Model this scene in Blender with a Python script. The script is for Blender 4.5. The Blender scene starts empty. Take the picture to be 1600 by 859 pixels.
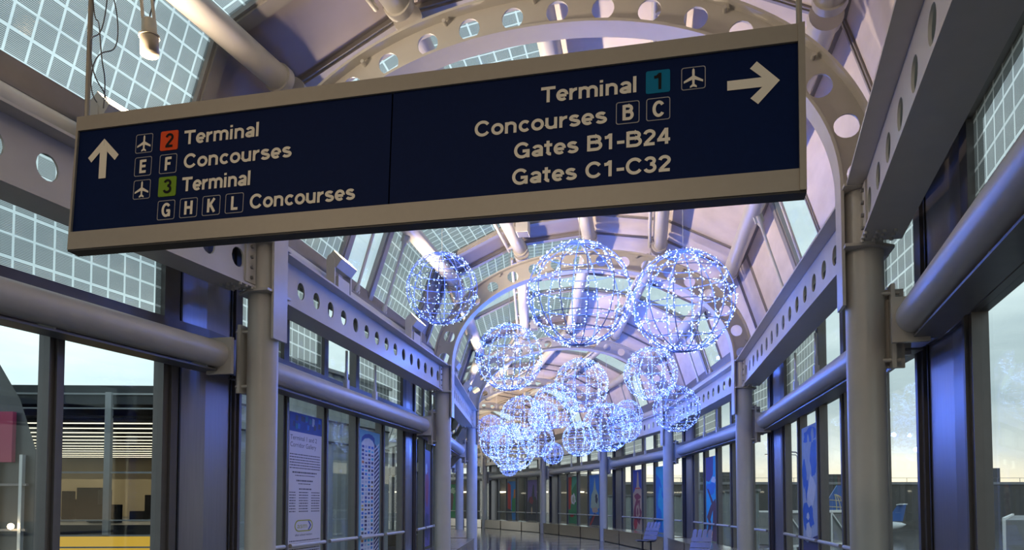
import bpy, bmesh, math, random
from mathutils import Vector, Matrix
random.seed(7)
C = bpy.context.scene.collection
PI = math.pi
sin, cos = math.sin, math.cos

# ------------------------------------------------------------------ layout of the corridor
SC = .88
EYE = 1.9747*SC
TH, BAY, HALF = .1443, 9.8445*SC, 7.4309*SC/2      # turn per bay, bay length, half width at the columns
X1, Y1, HD = .2829*SC, 9.2358*SC, .1705
FOC, HOR, PITCH = 1195.62, 784.28, .0459
NOD, HDG = {1: (X1, Y1)}, {}
x, y, a = X1, Y1, HD
for k in range(1, 12):
    HDG[k] = a; x += BAY*sin(a); y += BAY*cos(a); NOD[k+1] = (x, y); a -= TH
x, y, a = X1, Y1, HD+TH
for k in range(0, -3, -1):
    HDG[k] = a; x -= BAY*sin(a); y -= BAY*cos(a); NOD[k] = (x, y); a += TH

def crs(k):
    b = (HDG[k]+HDG.get(k-1, HDG[k]+TH))/2
    return Vector((cos(b), -sin(b)))

def at(s, u, z):
    """s = bay number + fraction, u = metres right of the centre line, z = height"""
    k = math.floor(s+1e-9); t = s-k
    p = Vector(NOD[k])+crs(k)*u; q = Vector(NOD[k+1])+crs(k+1)*u
    r = p.lerp(q, t)
    return Vector((r.x, r.y, z))

def nodept(k, u, z, d):
    c = crs(k); n = Vector((-c.y, c.x))
    r = Vector(NOD[k])+c*u+n*d
    return Vector((r.x, r.y, z))

# ------------------------------------------------------------------ materials
def mat(name, col, rough=.5, metal=0, noise=.0, scale=6, emit=None, es=0, spec=.5, stretch=None, coat=0):
    m = bpy.data.materials.new(name); m.use_nodes = True
    nt = m.node_tree; N, L = nt.nodes, nt.links
    b = N['Principled BSDF']
    b.inputs['Roughness'].default_value = rough; b.inputs['Metallic'].default_value = metal
    b.inputs['Specular IOR Level'].default_value = spec
    b.inputs['Coat Weight'].default_value = coat
    tc = N.new('ShaderNodeTexCoord'); nz = N.new('ShaderNodeTexNoise'); nz.inputs['Scale'].default_value = scale
    nz.inputs['Detail'].default_value = 4
    src = tc.outputs['Object']
    if stretch:
        mp = N.new('ShaderNodeMapping'); mp.inputs['Scale'].default_value = stretch
        L.new(src, mp.inputs['Vector']); src = mp.outputs[0]
    L.new(src, nz.inputs['Vector'])
    rp = N.new('ShaderNodeValToRGB')
    lo = [c*(1-noise) for c in col]; hi = [min(1, c*(1+noise)) for c in col]
    rp.color_ramp.elements[0].color = (*lo, 1); rp.color_ramp.elements[1].color = (*hi, 1)
    rp.color_ramp.elements[0].position = .3; rp.color_ramp.elements[1].position = .7
    L.new(nz.outputs['Fac'], rp.inputs[0]); L.new(rp.outputs[0], b.inputs['Base Color'])
    if emit:
        b.inputs['Emission Color'].default_value = (*emit, 1); b.inputs['Emission Strength'].default_value = es
    return m

M = {}
M['steel'] = mat('painted_steel', (.55, .53, .495), .36, 0, .03, 5)
M['steel_dark'] = mat('dark_steel', (.16, .155, .16), .45, .3, .06)
M['bronze'] = mat('mullion_metal', (.115, .108, .11), .42, .25, .05, 8)
M['panel'] = mat('brushed_panel', (.235, .225, .24), .33, .6, .05, 3, stretch=(12, 12, .6))
M['rooffabric'] = mat('roof_lining', (.66, .60, .58), .62, 0, .13, 1.1, stretch=(1, 1, 3))
M['roofpanel'] = mat('roof_metal_panel', (.30, .265, .255), .5, .1, .07, 2)
M['rib'] = mat('roof_rib_paint', (.30, .285, .275), .45, .1, .05)
M['black'] = mat('black_rubber', (.015, .015, .017), .5)
M['stainless'] = mat('stainless', (.68, .60, .53), .26, 1, .10, 2, stretch=(1, 1, 8))
M['signframe'] = mat('sign_frame', (.36, .33, .28), .45, .15, .02, 30)
M['navy'] = mat('sign_navy', (.003, .013, .068), .5, 0, .05, 40, spec=.06)
M['cream'] = mat('sign_lettering', (.90, .85, .72), .5, 0, .02)
M['orange'] = mat('sign_orange', (.80, .09, .022), .45, spec=.1)
M['green'] = mat('sign_green', (.20, .36, .03), .45, spec=.1)
M['teal'] = mat('sign_teal', (.0, .19, .36), .45, spec=.1)
M['ink'] = mat('sign_black', (.008, .008, .01), .5, spec=.1)
M['outline'] = mat('sign_outline', (.34, .34, .36), .5)
M['wire'] = mat('ball_wire', (.38, .50, .95), .45, 0)
M['cable'] = mat('hanging_cable', (.62, .62, .62), .4, .3)
M['led'] = mat('led_bulb', (.8, .85, 1), .3, emit=(.40, .59, 1.0), es=5.2)
M['led'].cycles.emission_sampling = 'NONE'
M['lamp'] = mat('lamp_lens', (1, .9, .8), .3, emit=(1, .74, .42), es=26)
M['lamp'].cycles.emission_sampling = 'NONE'
M['lampwhite'] = mat('tube_lamp', (1, .95, .85), .3, emit=(1, .86, .62), es=2.0)
M['lampwhite'].cycles.emission_sampling = 'NONE'
M['spotcream'] = mat('spotlight_enamel', (.40, .34, .26), .4, .2, .04)
M['floor'] = mat('terrazzo', (.15, .14, .15), .10, 0, .35, 3, spec=.6)
M['asphalt'] = mat('wet_apron', (.055, .055, .06), .12, 0, .5, .08, spec=.7)
M['concrete'] = mat('outside_concrete', (.20, .20, .21), .7, 0, .1, 2)
M['darkwall'] = mat('dark_facade', (.035, .04, .045), .35, 0, .2, 1)
M['facadeframe'] = mat('facade_frame', (.42, .44, .45), .4, .4, .05)
M['interiorwall'] = mat('interior_wall', (.50, .42, .28), .7, 0, .15, .5)
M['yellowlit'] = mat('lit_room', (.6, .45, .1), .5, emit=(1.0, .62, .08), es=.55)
M['crimson'] = mat('crimson_banner', (.28, .02, .07), .6)
M['corrug'] = mat('corrugated_metal', (.36, .39, .39), .55, .2, .05)
M['white'] = mat('aircraft_white', (.72, .74, .76), .3)
M['tailblue'] = mat('aircraft_blue', (.03, .10, .34), .35)
M['gold'] = mat('tail_gold', (.5, .42, .28), .4)
M['whitesteel'] = mat('white_steel', (.70, .70, .70), .5)
M['matteblack'] = mat('matte_black', (.012, .011, .010), 1, spec=0)
M['farbrown'] = mat('far_facade', (.10, .08, .065), .5, 0, .3, .4)
M['seat'] = mat('bench_paint', (.20, .20, .27), .25, .2, .05)
M['seatwood'] = mat('bench_edge', (.55, .25, .05), .5)
M['paper'] = mat('poster_paper', (.64, .62, .68), .5)
M['text'] = mat('poster_ink', (.05, .05, .07), .6)

def glassmat(name, tint, refl=.07):
    m = bpy.data.materials.new(name); m.use_nodes = True
    nt = m.node_tree; N, L = nt.nodes, nt.links; N.clear()
    o = N.new('ShaderNodeOutputMaterial'); mx = N.new('ShaderNodeMixShader')
    tr = N.new('ShaderNodeBsdfTransparent'); tr.inputs[0].default_value = (*tint, 1)
    gl = N.new('ShaderNodeBsdfGlossy'); gl.inputs['Roughness'].default_value = .015
    lw = N.new('ShaderNodeLayerWeight'); lw.inputs['Blend'].default_value = .22
    mt = N.new('ShaderNodeMath'); mt.operation = 'MULTIPLY_ADD'; mt.inputs[1].default_value = .16; mt.inputs[2].default_value = refl
    L.new(lw.outputs['Fresnel'], mt.inputs[0]); L.new(mt.outputs[0], mx.inputs[0])
    L.new(tr.outputs[0], mx.inputs[1]); L.new(gl.outputs[0], mx.inputs[2]); L.new(mx.outputs[0], o.inputs[0])
    return m
M['glass'] = glassmat('clear_glass', (.96, .98, .98), .02)
M['outer_glass'] = glassmat('outer_glass', (.93, .97, .965), .02)

def fritmat():
    """glass printed with a white grid of lines and fine horizontal stripes (metres in the UV map)"""
    m = bpy.data.materials.new('fritted_glass'); m.use_nodes = True
    nt = m.node_tree; N, L = nt.nodes, nt.links; N.clear()
    o = N.new('ShaderNodeOutputMaterial')
    uv = N.new('ShaderNodeUVMap'); sp = N.new('ShaderNodeSeparateXYZ'); L.new(uv.outputs[0], sp.inputs[0])
    def mth(op, a, b=None):
        n = N.new('ShaderNodeMath'); n.operation = op
        for i, v in enumerate((a, b)):
            if v is None: continue
            if isinstance(v, (int, float)): n.inputs[i].default_value = v
            else: L.new(v, n.inputs[i])
        return n.outputs[0]
    def line(src, period, width):
        f = mth('FRACT', mth('DIVIDE', src, period))
        d = mth('ABSOLUTE', mth('SUBTRACT', f, .5))
        return mth('GREATER_THAN', d, .5-width/period/2)
    g = mth('MAXIMUM', line(sp.outputs[0], .225, .026), line(sp.outputs[1], .21, .024))
    st = line(sp.outputs[1], .0145, .0075)
    tl = N.new('ShaderNodeBsdfTranslucent'); tl.inputs[0].default_value = (.97, .99, .99, 1)
    df = N.new('ShaderNodeBsdfTransparent'); df.inputs[0].default_value = (.97, .99, .99, 1)
    wh = N.new('ShaderNodeMixShader'); wh.inputs[0].default_value = .6
    L.new(tl.outputs[0], wh.inputs[1]); L.new(df.outputs[0], wh.inputs[2])
    tr = N.new('ShaderNodeBsdfTransparent'); tr.inputs[0].default_value = (.62, .60, .60, 1)
    tl2 = N.new('ShaderNodeBsdfTranslucent'); tl2.inputs[0].default_value = (.24, .26, .26, 1)
    sm = N.new('ShaderNodeMixShader'); L.new(st, sm.inputs[0]); L.new(tr.outputs[0], sm.inputs[1]); L.new(tl2.outputs[0], sm.inputs[2])
    mx = N.new('ShaderNodeMixShader'); L.new(g, mx.inputs[0]); L.new(sm.outputs[0], mx.inputs[1]); L.new(wh.outputs[0], mx.inputs[2])
    gl = N.new('ShaderNodeBsdfGlossy'); gl.inputs['Roughness'].default_value = .02
    lw = N.new('ShaderNodeLayerWeight'); lw.inputs['Blend'].default_value = .2
    fr = mth('ADD', mth('MULTIPLY', lw.outputs['Fresnel'], .22), .03)
    fin = N.new('ShaderNodeMixShader'); L.new(fr, fin.inputs[0]); L.new(mx.outputs[0], fin.inputs[1]); L.new(gl.outputs[0], fin.inputs[2])
    L.new(fin.outputs[0], o.inputs[0])
    return m
M['frit'] = fritmat()

def flat(name, col):
    k = 'paint_'+name
    if k not in M: M[k] = mat(k, col, .55, 0, .08, 9)
    return k

# ------------------------------------------------------------------ mesh collecting helper
class MB:
    def __init__(s): s.v, s.f, s.m, s.sm, s.uv, s.mats = [], [], [], [], [], []
    def _mi(s, m):
        if m not in s.mats: s.mats.append(m)
        return s.mats.index(m)
    def face(s, pts, m, smooth=False, uv=None):
        i = len(s.v); s.v += [tuple(p) for p in pts]
        s.f.append(tuple(range(i, i+len(pts)))); s.m.append(s._mi(m)); s.sm.append(smooth); s.uv.append(uv)
    def grid(s, P, m, smooth=False, closed=False):
        """P: rows of points; shared vertices"""
        i0 = len(s.v); nr, nc = len(P), len(P[0])
        for r in P: s.v += [tuple(p) for p in r]
        mi = s._mi(m)
        for r in range(nr-1):
            for c in range(nc if closed else nc-1):
                c2 = (c+1) % nc
                s.f.append((i0+r*nc+c, i0+r*nc+c2, i0+(r+1)*nc+c2, i0+(r+1)*nc+c)); s.m.append(mi); s.sm.append(smooth); s.uv.append(None)
    def hexa(s, p, m, uv=None):
        """p: 8 corners, 0-3 bottom ring, 4-7 top ring"""
        i = len(s.v); s.v += [tuple(q) for q in p]; mi = s._mi(m)
        for f in ((0, 3, 2, 1), (4, 5, 6, 7), (0, 1, 5, 4), (1, 2, 6, 5), (2, 3, 7, 6), (3, 0, 4, 7)):
            s.f.append(tuple(i+j for j in f)); s.m.append(mi); s.sm.append(False)
            s.uv.append([uv[j] for j in f] if uv else None)
    def box(s, x0, x1, y0, y1, z0, z1, m, fn=None):
        p = [(x0, y0, z0), (x1, y0, z0), (x1, y1, z0), (x0, y1, z0), (x0, y0, z1), (x1, y0, z1), (x1, y1, z1), (x0, y1, z1)]
        s.hexa([fn(*q) for q in p] if fn else p, m)
    def lbox(s, s0, s1, u0, u1, z0, z1, m, n=1):
        for i in range(n):
            s.box(s0+(s1-s0)*i/n, s0+(s1-s0)*(i+1)/n, u0, u1, z0, z1, m, at)
    def bar(s, p, q, w, h, m, up=(0, 0, 1)):
        p, q = Vector(p), Vector(q); d = (q-p).normalized(); up = Vector(up)
        if abs(d.dot(up)) > .98: up = Vector((0, 1, 0))
        a = d.cross(up).normalized()*w/2; b = a.cross(d).normalized()*h/2
        s.hexa([p-a-b, p+a-b, p+a+b, p-a+b, q-a-b, q+a-b, q+a+b, q-a+b], m)
    def tube(s, pts, r, m, n=10, caps=True, smooth=True):
        pts = [Vector(p) for p in pts]; rs = r if isinstance(r, (list, tuple)) else [r]*len(pts)
        prev = None; rows = []
        for i, p in enumerate(pts):
            d = (pts[min(i+1, len(pts)-1)]-pts[max(i-1, 0)])
            d = d.normalized() if d.length > 1e-9 else Vector((0, 0, 1))
            if prev is None:
                ax = Vector((0, 0, 1)) if abs(d.z) < .9 else Vector((1, 0, 0))
                a = d.cross(ax).normalized()
            else:
                a = (prev-d*prev.dot(d)).normalized()
            prev = a; b = d.cross(a)
            rows.append([p+(a*cos(2*PI*j/n)+b*sin(2*PI*j/n))*rs[i] for j in range(n)])
        s.grid(rows, m, smooth, True)
        if caps:
            s.face(rows[0], m); s.face(rows[-1][::-1], m)
    def loop(s, pts, r, m, n=5):
        """closed tube"""
        pts = [Vector(p) for p in pts]; N = len(pts); rows = []; prev = None
        for i in range(N+1):
            d = (pts[(i+1) % N]-pts[(i-1) % N]).normalized(); p = pts[i % N]
            if prev is None:
                ax = Vector((0, 0, 1)) if abs(d.z) < .9 else Vector((1, 0, 0)); a = d.cross(ax).normalized()
            else: a = (prev-d*prev.dot(d)).normalized()
            prev = a; b = d.cross(a)
            rows.append([p+(a*cos(2*PI*j/n)+b*sin(2*PI*j/n))*r for j in range(n)])
        s.grid(rows, m, True, True)
    def sphere(s, c, r, m, n=10, sx=(1, 1, 1)):
        c = Vector(c); rows = []
        for i in range(n+1):
            a = PI*i/n
            rr = max(sin(a), 1e-4)
            rows.append([c+Vector((rr*cos(2*PI*j/(2*n))*r*sx[0], rr*sin(2*PI*j/(2*n))*r*sx[1], cos(a)*r*sx[2])) for j in range(2*n)])
        s.grid(rows, m, True, True)
    def build(s, name, parent=None, label=None, cat=None, group=None, kind=None, origin=None, recalc=True):
        if not s.v: return None
        V = [Vector(v) for v in s.v]
        if origin is None:
            xs = [v.x for v in V]; ys = [v.y for v in V]; zs = [v.z for v in V]
            origin = Vector(((min(xs)+max(xs))/2, (min(ys)+max(ys))/2, min(zs)))
        origin = Vector(origin)
        me = bpy.data.meshes.new(name)
        me.from_pydata([v-origin for v in V], [], s.f)
        for m in s.mats: me.materials.append(M[m])
        me.polygons.foreach_set('material_index', s.m); me.polygons.foreach_set('use_smooth', s.sm)
        if any(u for u in s.uv):
            ul = me.uv_layers.new(name='UVMap'); i = 0
            for p, u in zip(me.polygons, s.uv):
                for j in range(p.loop_total):
                    ul.data[p.loop_start+j].uv = u[j] if u else (0, 0)
        if recalc:
            b = bmesh.new(); b.from_mesh(me); bmesh.ops.recalc_face_normals(b, faces=b.faces); b.to_mesh(me); b.free()
        me.update()
        o = bpy.data.objects.new(name, me); C.objects.link(o)
        if parent is not None:
            o.parent = parent; o.location = origin-Vector(parent['base'])
        else:
            o.location = origin
        o['base'] = list(origin)
        return tag(o, label, cat, group, kind)

def tag(o, label=None, cat=None, group=None, kind=None):
    if label: o['label'] = label
    if cat: o['category'] = cat
    if group: o['group'] = group
    if kind: o['kind'] = kind
    return o

def thing(name, loc, label, cat, group=None):
    o = bpy.data.objects.new(name, None); C.objects.link(o); o.location = loc; o['base'] = list(loc); o.empty_display_size = .2
    return tag(o, label, cat, group, 'thing')

def struct(mb, name, parent=None): return mb.build(name, parent, kind=None if parent else 'structure')

ORD = ['nearest', 'second', 'third', 'fourth', 'fifth', 'sixth', 'seventh', 'eighth']
def nth(i): return 'nearest the sign' if i == 0 else ORD[i]+' from the sign'
SIDE = {-1: 'left', 1: 'right'}
def BAYN(k): return 'bay beside the sign' if k == 0 else ORD[k]+' bay from camera'

# ------------------------------------------------------------------ cross-section of the vault
AZ = 4.75
def mid_profile(n=200, a=3.26, b=2.30, e=2.1):
    pts = []
    for i in range(n+1):
        th = PI*i/n
        c, s_ = cos(th), sin(th)
        pts.append(Vector((-a*math.copysign(abs(c)**(2/e), c), AZ+b*abs(s_)**(2/e))))
    return pts
MP = mid_profile()
ML = [0]
for i in range(1, len(MP)): ML.append(ML[-1]+(MP[i]-MP[i-1]).length)
HALFARC = ML[-1]/2
def prof(sv):
    """point and outward normal of the arch's centre curve; sv = arc length from the apex, + to the right"""
    t = min(max(sv+HALFARC, 0), ML[-1])
    i = 1
    while i < len(ML)-1 and ML[i] < t: i += 1
    f = (t-ML[i-1])/(ML[i]-ML[i-1]); p = MP[i-1].lerp(MP[i], f)
    j0, j1 = max(i-4, 0), min(i+3, len(MP)-1)
    d = (MP[j1]-MP[j0]).normalized()
    return p, Vector((-d.y, d.x))

TUBES = [(-3.0, 6.66), (-1.52, 7.32), (0, 7.53), (1.52, 7.32), (3.0, 6.66)]
ROOF = [(-3.86, 5.12), (-3.28, 6.86), (-1.64, 7.66), (0, 7.86), (1.64, 7.66), (3.28, 6.86), (3.86, 5.12)]
WU = HALF+.79                       # window plane
NB = 7                              # bays built
def shift(k): return .055 if k <= 0 else 0
def mull(k):
    if k <= 0: return [k+t for t in (.24, .41, .58, .745, .925, 1.085)]
    return [k+t for t in (.25, .425, .597, .768, .94, 1.072)]

# ------------------------------------------------------------------ floor
b = MB()
for k in range(-1, NB+1):
    b.face([at(k, -4.1, 0), at(k, 4.1, 0), at(k+1, 4.1, 0), at(k+1, -4.1, 0)], 'floor')
struct(b, 'floor')
b = MB()
for k in range(1, NB+1):
    for j in range(4):
        b.lbox(k+j*.25+.02, k+j*.25+.1, -3.0, 3.0, .0, .002, 'stainless')
b.mats = ['floorstrip']
M['floorstrip'] = mat('terrazzo_light', (.30, .28, .27), .10, 0, .2, 4, spec=.6)
struct(b, 'floor_band')

# ------------------------------------------------------------------ columns and arches
GC = 'round steel columns along the corridor'
for sg in (-1, 1):
    for k in range(0, NB+1):
        u = sg*HALF
        base = at(k, u, 0)
        t = thing('steel_column', base, f'grey round steel column on the {SIDE[sg]} side, {"at the camera" if k == 0 else nth(k-1)}', 'column', GC)
        b = MB(); b.tube([at(k, u, 0), at(k, u, AZ)], .176, 'steel', 28); b.build('shaft', t)
        for z in (4.17, AZ):
            b = MB()
            for uu0, uu1, h in ((-.19, .19, .24),):
                pts = [(-.21*sg, -.26), (.05*sg, -.26), (.25*sg, -.12), (.25*sg, .12), (.05*sg, .26), (-.21*sg, .26)]
                lo = [nodept(k, u+p[0], z-.014, p[1]) for p in pts]; hi = [nodept(k, u+p[0], z+.014, p[1]) for p in pts]
                b.face(lo[::-1], 'steel'); b.face(hi, 'steel')
                for i in range(6): b.face([lo[i], lo[(i+1) % 6], hi[(i+1) % 6], hi[i]], 'steel')
            b.build('collar_plate', t)
        b = MB()
        b.hexa([nodept(k, u+sg*du, zz, dd) for zz in (3.02, 3.78) for du, dd in ((.17, -.02), (.34, -.02), (.34, .02), (.17, .02))], 'steel')
        b.hexa([nodept(k, u+sg*du, zz, dd) for zz in (3.0, 3.8) for du, dd in ((.2, -.16), (.235, -.16), (.235, .16), (.2, .16))], 'steel')
        for zz in (3.08, 3.72):
            for dd in (-.11, .11):
                b.tube([nodept(k, u+sg*.12, zz, dd), nodept(k, u+sg*.28, zz, dd)], .018, 'steel', 8)
        b.build('tube_bracket', t)

NH = 9
GA = 'white arched ribs with round holes'
for k in range(0, NB+1):
    t = thing('arch_rib', at(k, 0, AZ), f'curved steel arch rib pierced with round holes, {"overhead behind the camera" if k == 0 else ("first one behind the sign" if k == 1 else ORD[k-1]+" one behind the sign")}', 'arch', GA)
    hw = .185; th = .012; sp = HALFARC/(NH-.1)
    web = MB()
    cells = [(-HALFARC, -sp*(NH-.5)-sp/2)] if HALFARC > sp*NH else []
    for i in range(-NH, NH):
        c0, c1 = i*sp, (i+1)*sp; cm = (c0+c1)/2
        if i in (-NH, NH-1):
            c0, c1 = (max(c0, -HALFARC), min(c1, HALFARC))
        def W(sv, r, d):
            p, nn = prof(sv); q = p+nn*r
            return nodept(k, q.x, q.y, d)
        rect = []
        M8 = 6
        for j in range(M8): rect.append((c0+(c1-c0)*j/M8, -hw))
        for j in range(4): rect.append((c1, -hw+2*hw*j/4))
        for j in range(M8): rect.append((c1-(c1-c0)*j/M8, hw))
        for j in range(4): rect.append((c0, hw-2*hw*j/4))
        hr = .122
        circ = []
        for (ss, rr) in rect:
            ang = math.atan2(rr, ss-cm); circ.append((cm+hr*cos(ang), hr*sin(ang)))
        n = len(rect)
        for d in (-th, th):
            web.grid([[W(*p, d) for p in rect], [W(*p, d) for p in circ]], 'steel', False, True)
        web.grid([[W(*p, -th) for p in circ], [W(*p, th) for p in circ]], 'steel', True, True)
    web.build('web_plate', t)
    for r0, r1, nm in ((-hw-.03, -hw, 'inner_flange'), (hw, hw+.03, 'outer_flange')):
        f = MB(); NS = 72; rows = []
        hwid = .15 if nm == 'inner_flange' else .14
        for i in range(NS+1):
            p, nn = prof(-HALFARC+2*HALFARC*i/NS)
            row = []
            for r, d in ((r0, -hwid), (r0, hwid), (r1, hwid), (r1, -hwid)):
                q = p+nn*r; row.append(nodept(k, q.x, q.y, d))
            rows.append(row)
        if nm == 'inner_flange':
            pa = [nodept(k, -3.26-r*1.0, 3.62, d) for r, d in ((r0, -hwid), (r0, hwid), (r1, hwid), (r1, -hwid))]
            pb = [nodept(k, 3.26+r*1.0, 3.62, d) for r, d in ((r0, -hwid), (r0, hwid), (r1, hwid), (r1, -hwid))]
            rows = [pa]+rows+[pb]
        f.grid(rows, 'steel', False, True); f.face(rows[0], 'steel'); f.face(rows[-1], 'steel')
        f.build(nm, t)
    f = MB()
    for i in range(-NH+1, NH):
        p, nn = prof(i*sp); q = p+nn*(hw-.05)
        if i % 2: continue
        f.tube([nodept(k, q.x, q.y, -.012), nodept(k, q.x, q.y, -.10)], .022, 'steel', 8)
    f.build('bolt_stub', t)

# ------------------------------------------------------------------ longitudinal beams with holes, wall tubes, eave tubes, hangers
for sg in (-1, 1):
    for k in range(0, NB):
        u = sg*HALF
        t = thing('holed_beam', at(k+.5, u, 4.2), f'steel beam with a row of round holes, {SIDE[sg]} side, {BAYN(k)}', 'beam', 'holed eaves beams')
        web = MB(); z0, z1, th = 4.215, 4.745, .01; zm = (z0+z1)/2; nh = 16; s0, s1 = k+.03, k+.97; hr = .112
        ds = (s1-s0)/nh
        for i in range(nh):
            c0, c1 = s0+i*ds, s0+(i+1)*ds; cm = (c0+c1)/2; hs = hr/BAY
            rect = [(c0+(c1-c0)*j/4, z0) for j in range(4)]+[(c1, z0+(z1-z0)*j/4) for j in range(4)]+[(c1-(c1-c0)*j/4, z1) for j in range(4)]+[(c0, z1-(z1-z0)*j/4) for j in range(4)]
            circ = []
            for (ss, zz) in rect:
                ang = math.atan2(zz-zm, (ss-cm)*BAY); circ.append((cm+hs*cos(ang), zm+hr*sin(ang)))
            for d in (-th, th):
                web.grid([[at(p[0], u+d, p[1]) for p in rect], [at(p[0], u+d, p[1]) for p in circ]], 'steel', False, True)
            web.grid([[at(p[0], u-th, p[1]) for p in circ], [at(p[0], u+th, p[1]) for p in circ]], 'steel', True, True)
        web.build('web_plate', t)
        for zz, i0, i1 in ((4.19, -.06, .30), (4.745, -.17, .17)):
            f = MB(); f.lbox(k+.028, k+.972, u+sg*i0, u+sg*i1, zz, zz+.025, 'steel'); f.build('flange', t)
        for e, e2 in ((k+.024, k+.045), (k+.976, k+.955)):
            f = MB(); f.lbox(min(e, e2), max(e, e2), u-.03, u+.03, 4.24, 4.72, 'steel')
            for zz in (4.3, 4.42, 4.54, 4.66):
                for dd in (-.045, .045):
                    f.tube([at((e+e2)/2, u-abs(dd)-.012, zz), at((e+e2)/2, u+abs(dd)+.012, zz)], .02, 'steel', 6)
            for du in (sg*-.045, sg*.05, sg*.11, sg*.2):
                for q in range(3):
                    ss = e+(e2-e)*(.5+q*.6)
                    f.tube([at(ss, u+du, 4.165), at(ss, u+du, 4.195)], .018, 'steel', 6)
            f.build('bolt_plate', t)
        # wall tube
        ut = sg*(HALF+.36)
        t = thing('wall_tube', at(k+.5, ut, 3.25), f'thick horizontal steel tube, {SIDE[sg]} windows, {BAYN(k)}', 'tube', 'horizontal tubes along the windows')
        b = MB(); b.tube([at(k+.032, ut, 3.43), at(k+.968, ut, 3.43)], .15, 'steel', 24); b.build('pipe', t)
        b = MB(); b.lbox(k+.03, k+.97, sg*(HALF+.36), sg*(HALF+.60), 3.24, 3.26, 'steel_dark'); b.build('ledge_plate', t)
        for q in (.06, .3, .5, .7, .94):
            b = MB()
            b.lbox(k+q, k+q+.003, sg*(HALF+.37), sg*(HALF+.56), 3.26, 3.32, 'steel')
            b.build('gusset', t)
        for ss in (k+.034, k+.960):
            b = MB(); b.lbox(ss, ss+.006, sg*(HALF+.18), sg*(HALF+.50), 3.2, 3.62, 'steel'); b.build('end_plate', t)
        # eave tube
        ue = sg*(HALF+.26)
        b = MB(); b.tube([at(k+.03, ue, 5.0), at(k+.97, ue, 5.0)], .125, 'steel', 20)
        b.build('eave_tube', None, f'steel eaves tube above the {SIDE[sg]} holed beam, {BAYN(k)}', 'tube', 'eaves tubes', 'thing')
        # hanger rods between tube and beam, and roof struts
        for j, q in enumerate((.42, .585)):
            if k == 0: continue
            s_ = k+q+shift(k)
            nm = ['nearer', 'farther'][j]
            b = MB(); b.tube([at(s_, ut, 3.55), at(s_, ut, 4.2)], .022, 'steel', 8)
            b.lbox(s_-.006, s_+.006, ut-.035, ut+.035, 3.53, 3.72, 'steel'); b.lbox(s_-.003, s_+.003, ut-.02, ut+.02, 3.72, 3.86, 'steel')
            b.build('hanger_rod', None, f'{nm} thin forked rod above the {SIDE[sg]} wall tube, {BAYN(k)}', 'rod', 'forked hanger rods', 'thing')
            ta = TUBES[0] if sg < 0 else TUBES[4]
            p = at(s_, ta[0]+sg*.06, ta[1]-.12); e = at(s_+.01, ue, 5.12); d = (e-p)
            b = MB(); b.tube([p, p+d*.10, p+d*.13, p+d*.87, p+d*.9, e], [.05, .05, .027, .027, .05, .05], 'steel', 8)
            b.bar(p-d*.03, p+d*.08, .03, .16, 'steel'); b.bar(e-d*.06, e+d*.02, .03, .13, 'steel')
            b.build('roof_strut', None, f'{nm} slim strut from roof tube to {SIDE[sg]} eaves, {BAYN(k)}', 'strut', 'roof struts', 'thing')

TN = ['low left', 'upper left', 'crown', 'upper right', 'low right']
for k in range(0, NB):
    for i, (u, z) in enumerate(TUBES):
        sm = u/3.2; nz = math.sqrt(max(0, 1-sm*sm)) or .3
        t = thing('roof_tube', at(k+.5, u, z-.15), f'{TN[i]} roof tube running under the vault, {"bay over the sign" if k == 0 else "bay "+ORD[k]+" from the camera"}', 'tube', 'tubes under the vault')
        b = MB(); b.tube([at(k+.025, u, z), at(k+.975, u, z)], .148, 'steel', 24); b.build('pipe', t)
        for e0, e1 in ((k+.012, k+.025), (k+.975, k+.988)):
            b = MB(); b.tube([at(e0, u, z), at(e1, u, z)], .172, 'steel', 20); b.build('end_flange', t)
        if i in (1, 3):
            b = MB(); uo = u-.22
            b.tube([at(k+.03, uo, z-.08), at(k+.5, uo, z-.08), at(k+.97, uo, z-.08)], .035, 'steel', 8)
            for q in (.06, .35, .65, .94): b.bar(at(k+q, uo, z-.08), at(k+q, u, z-.02), .05, .09, 'steel')
            b.build('conduit', t)

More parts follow.
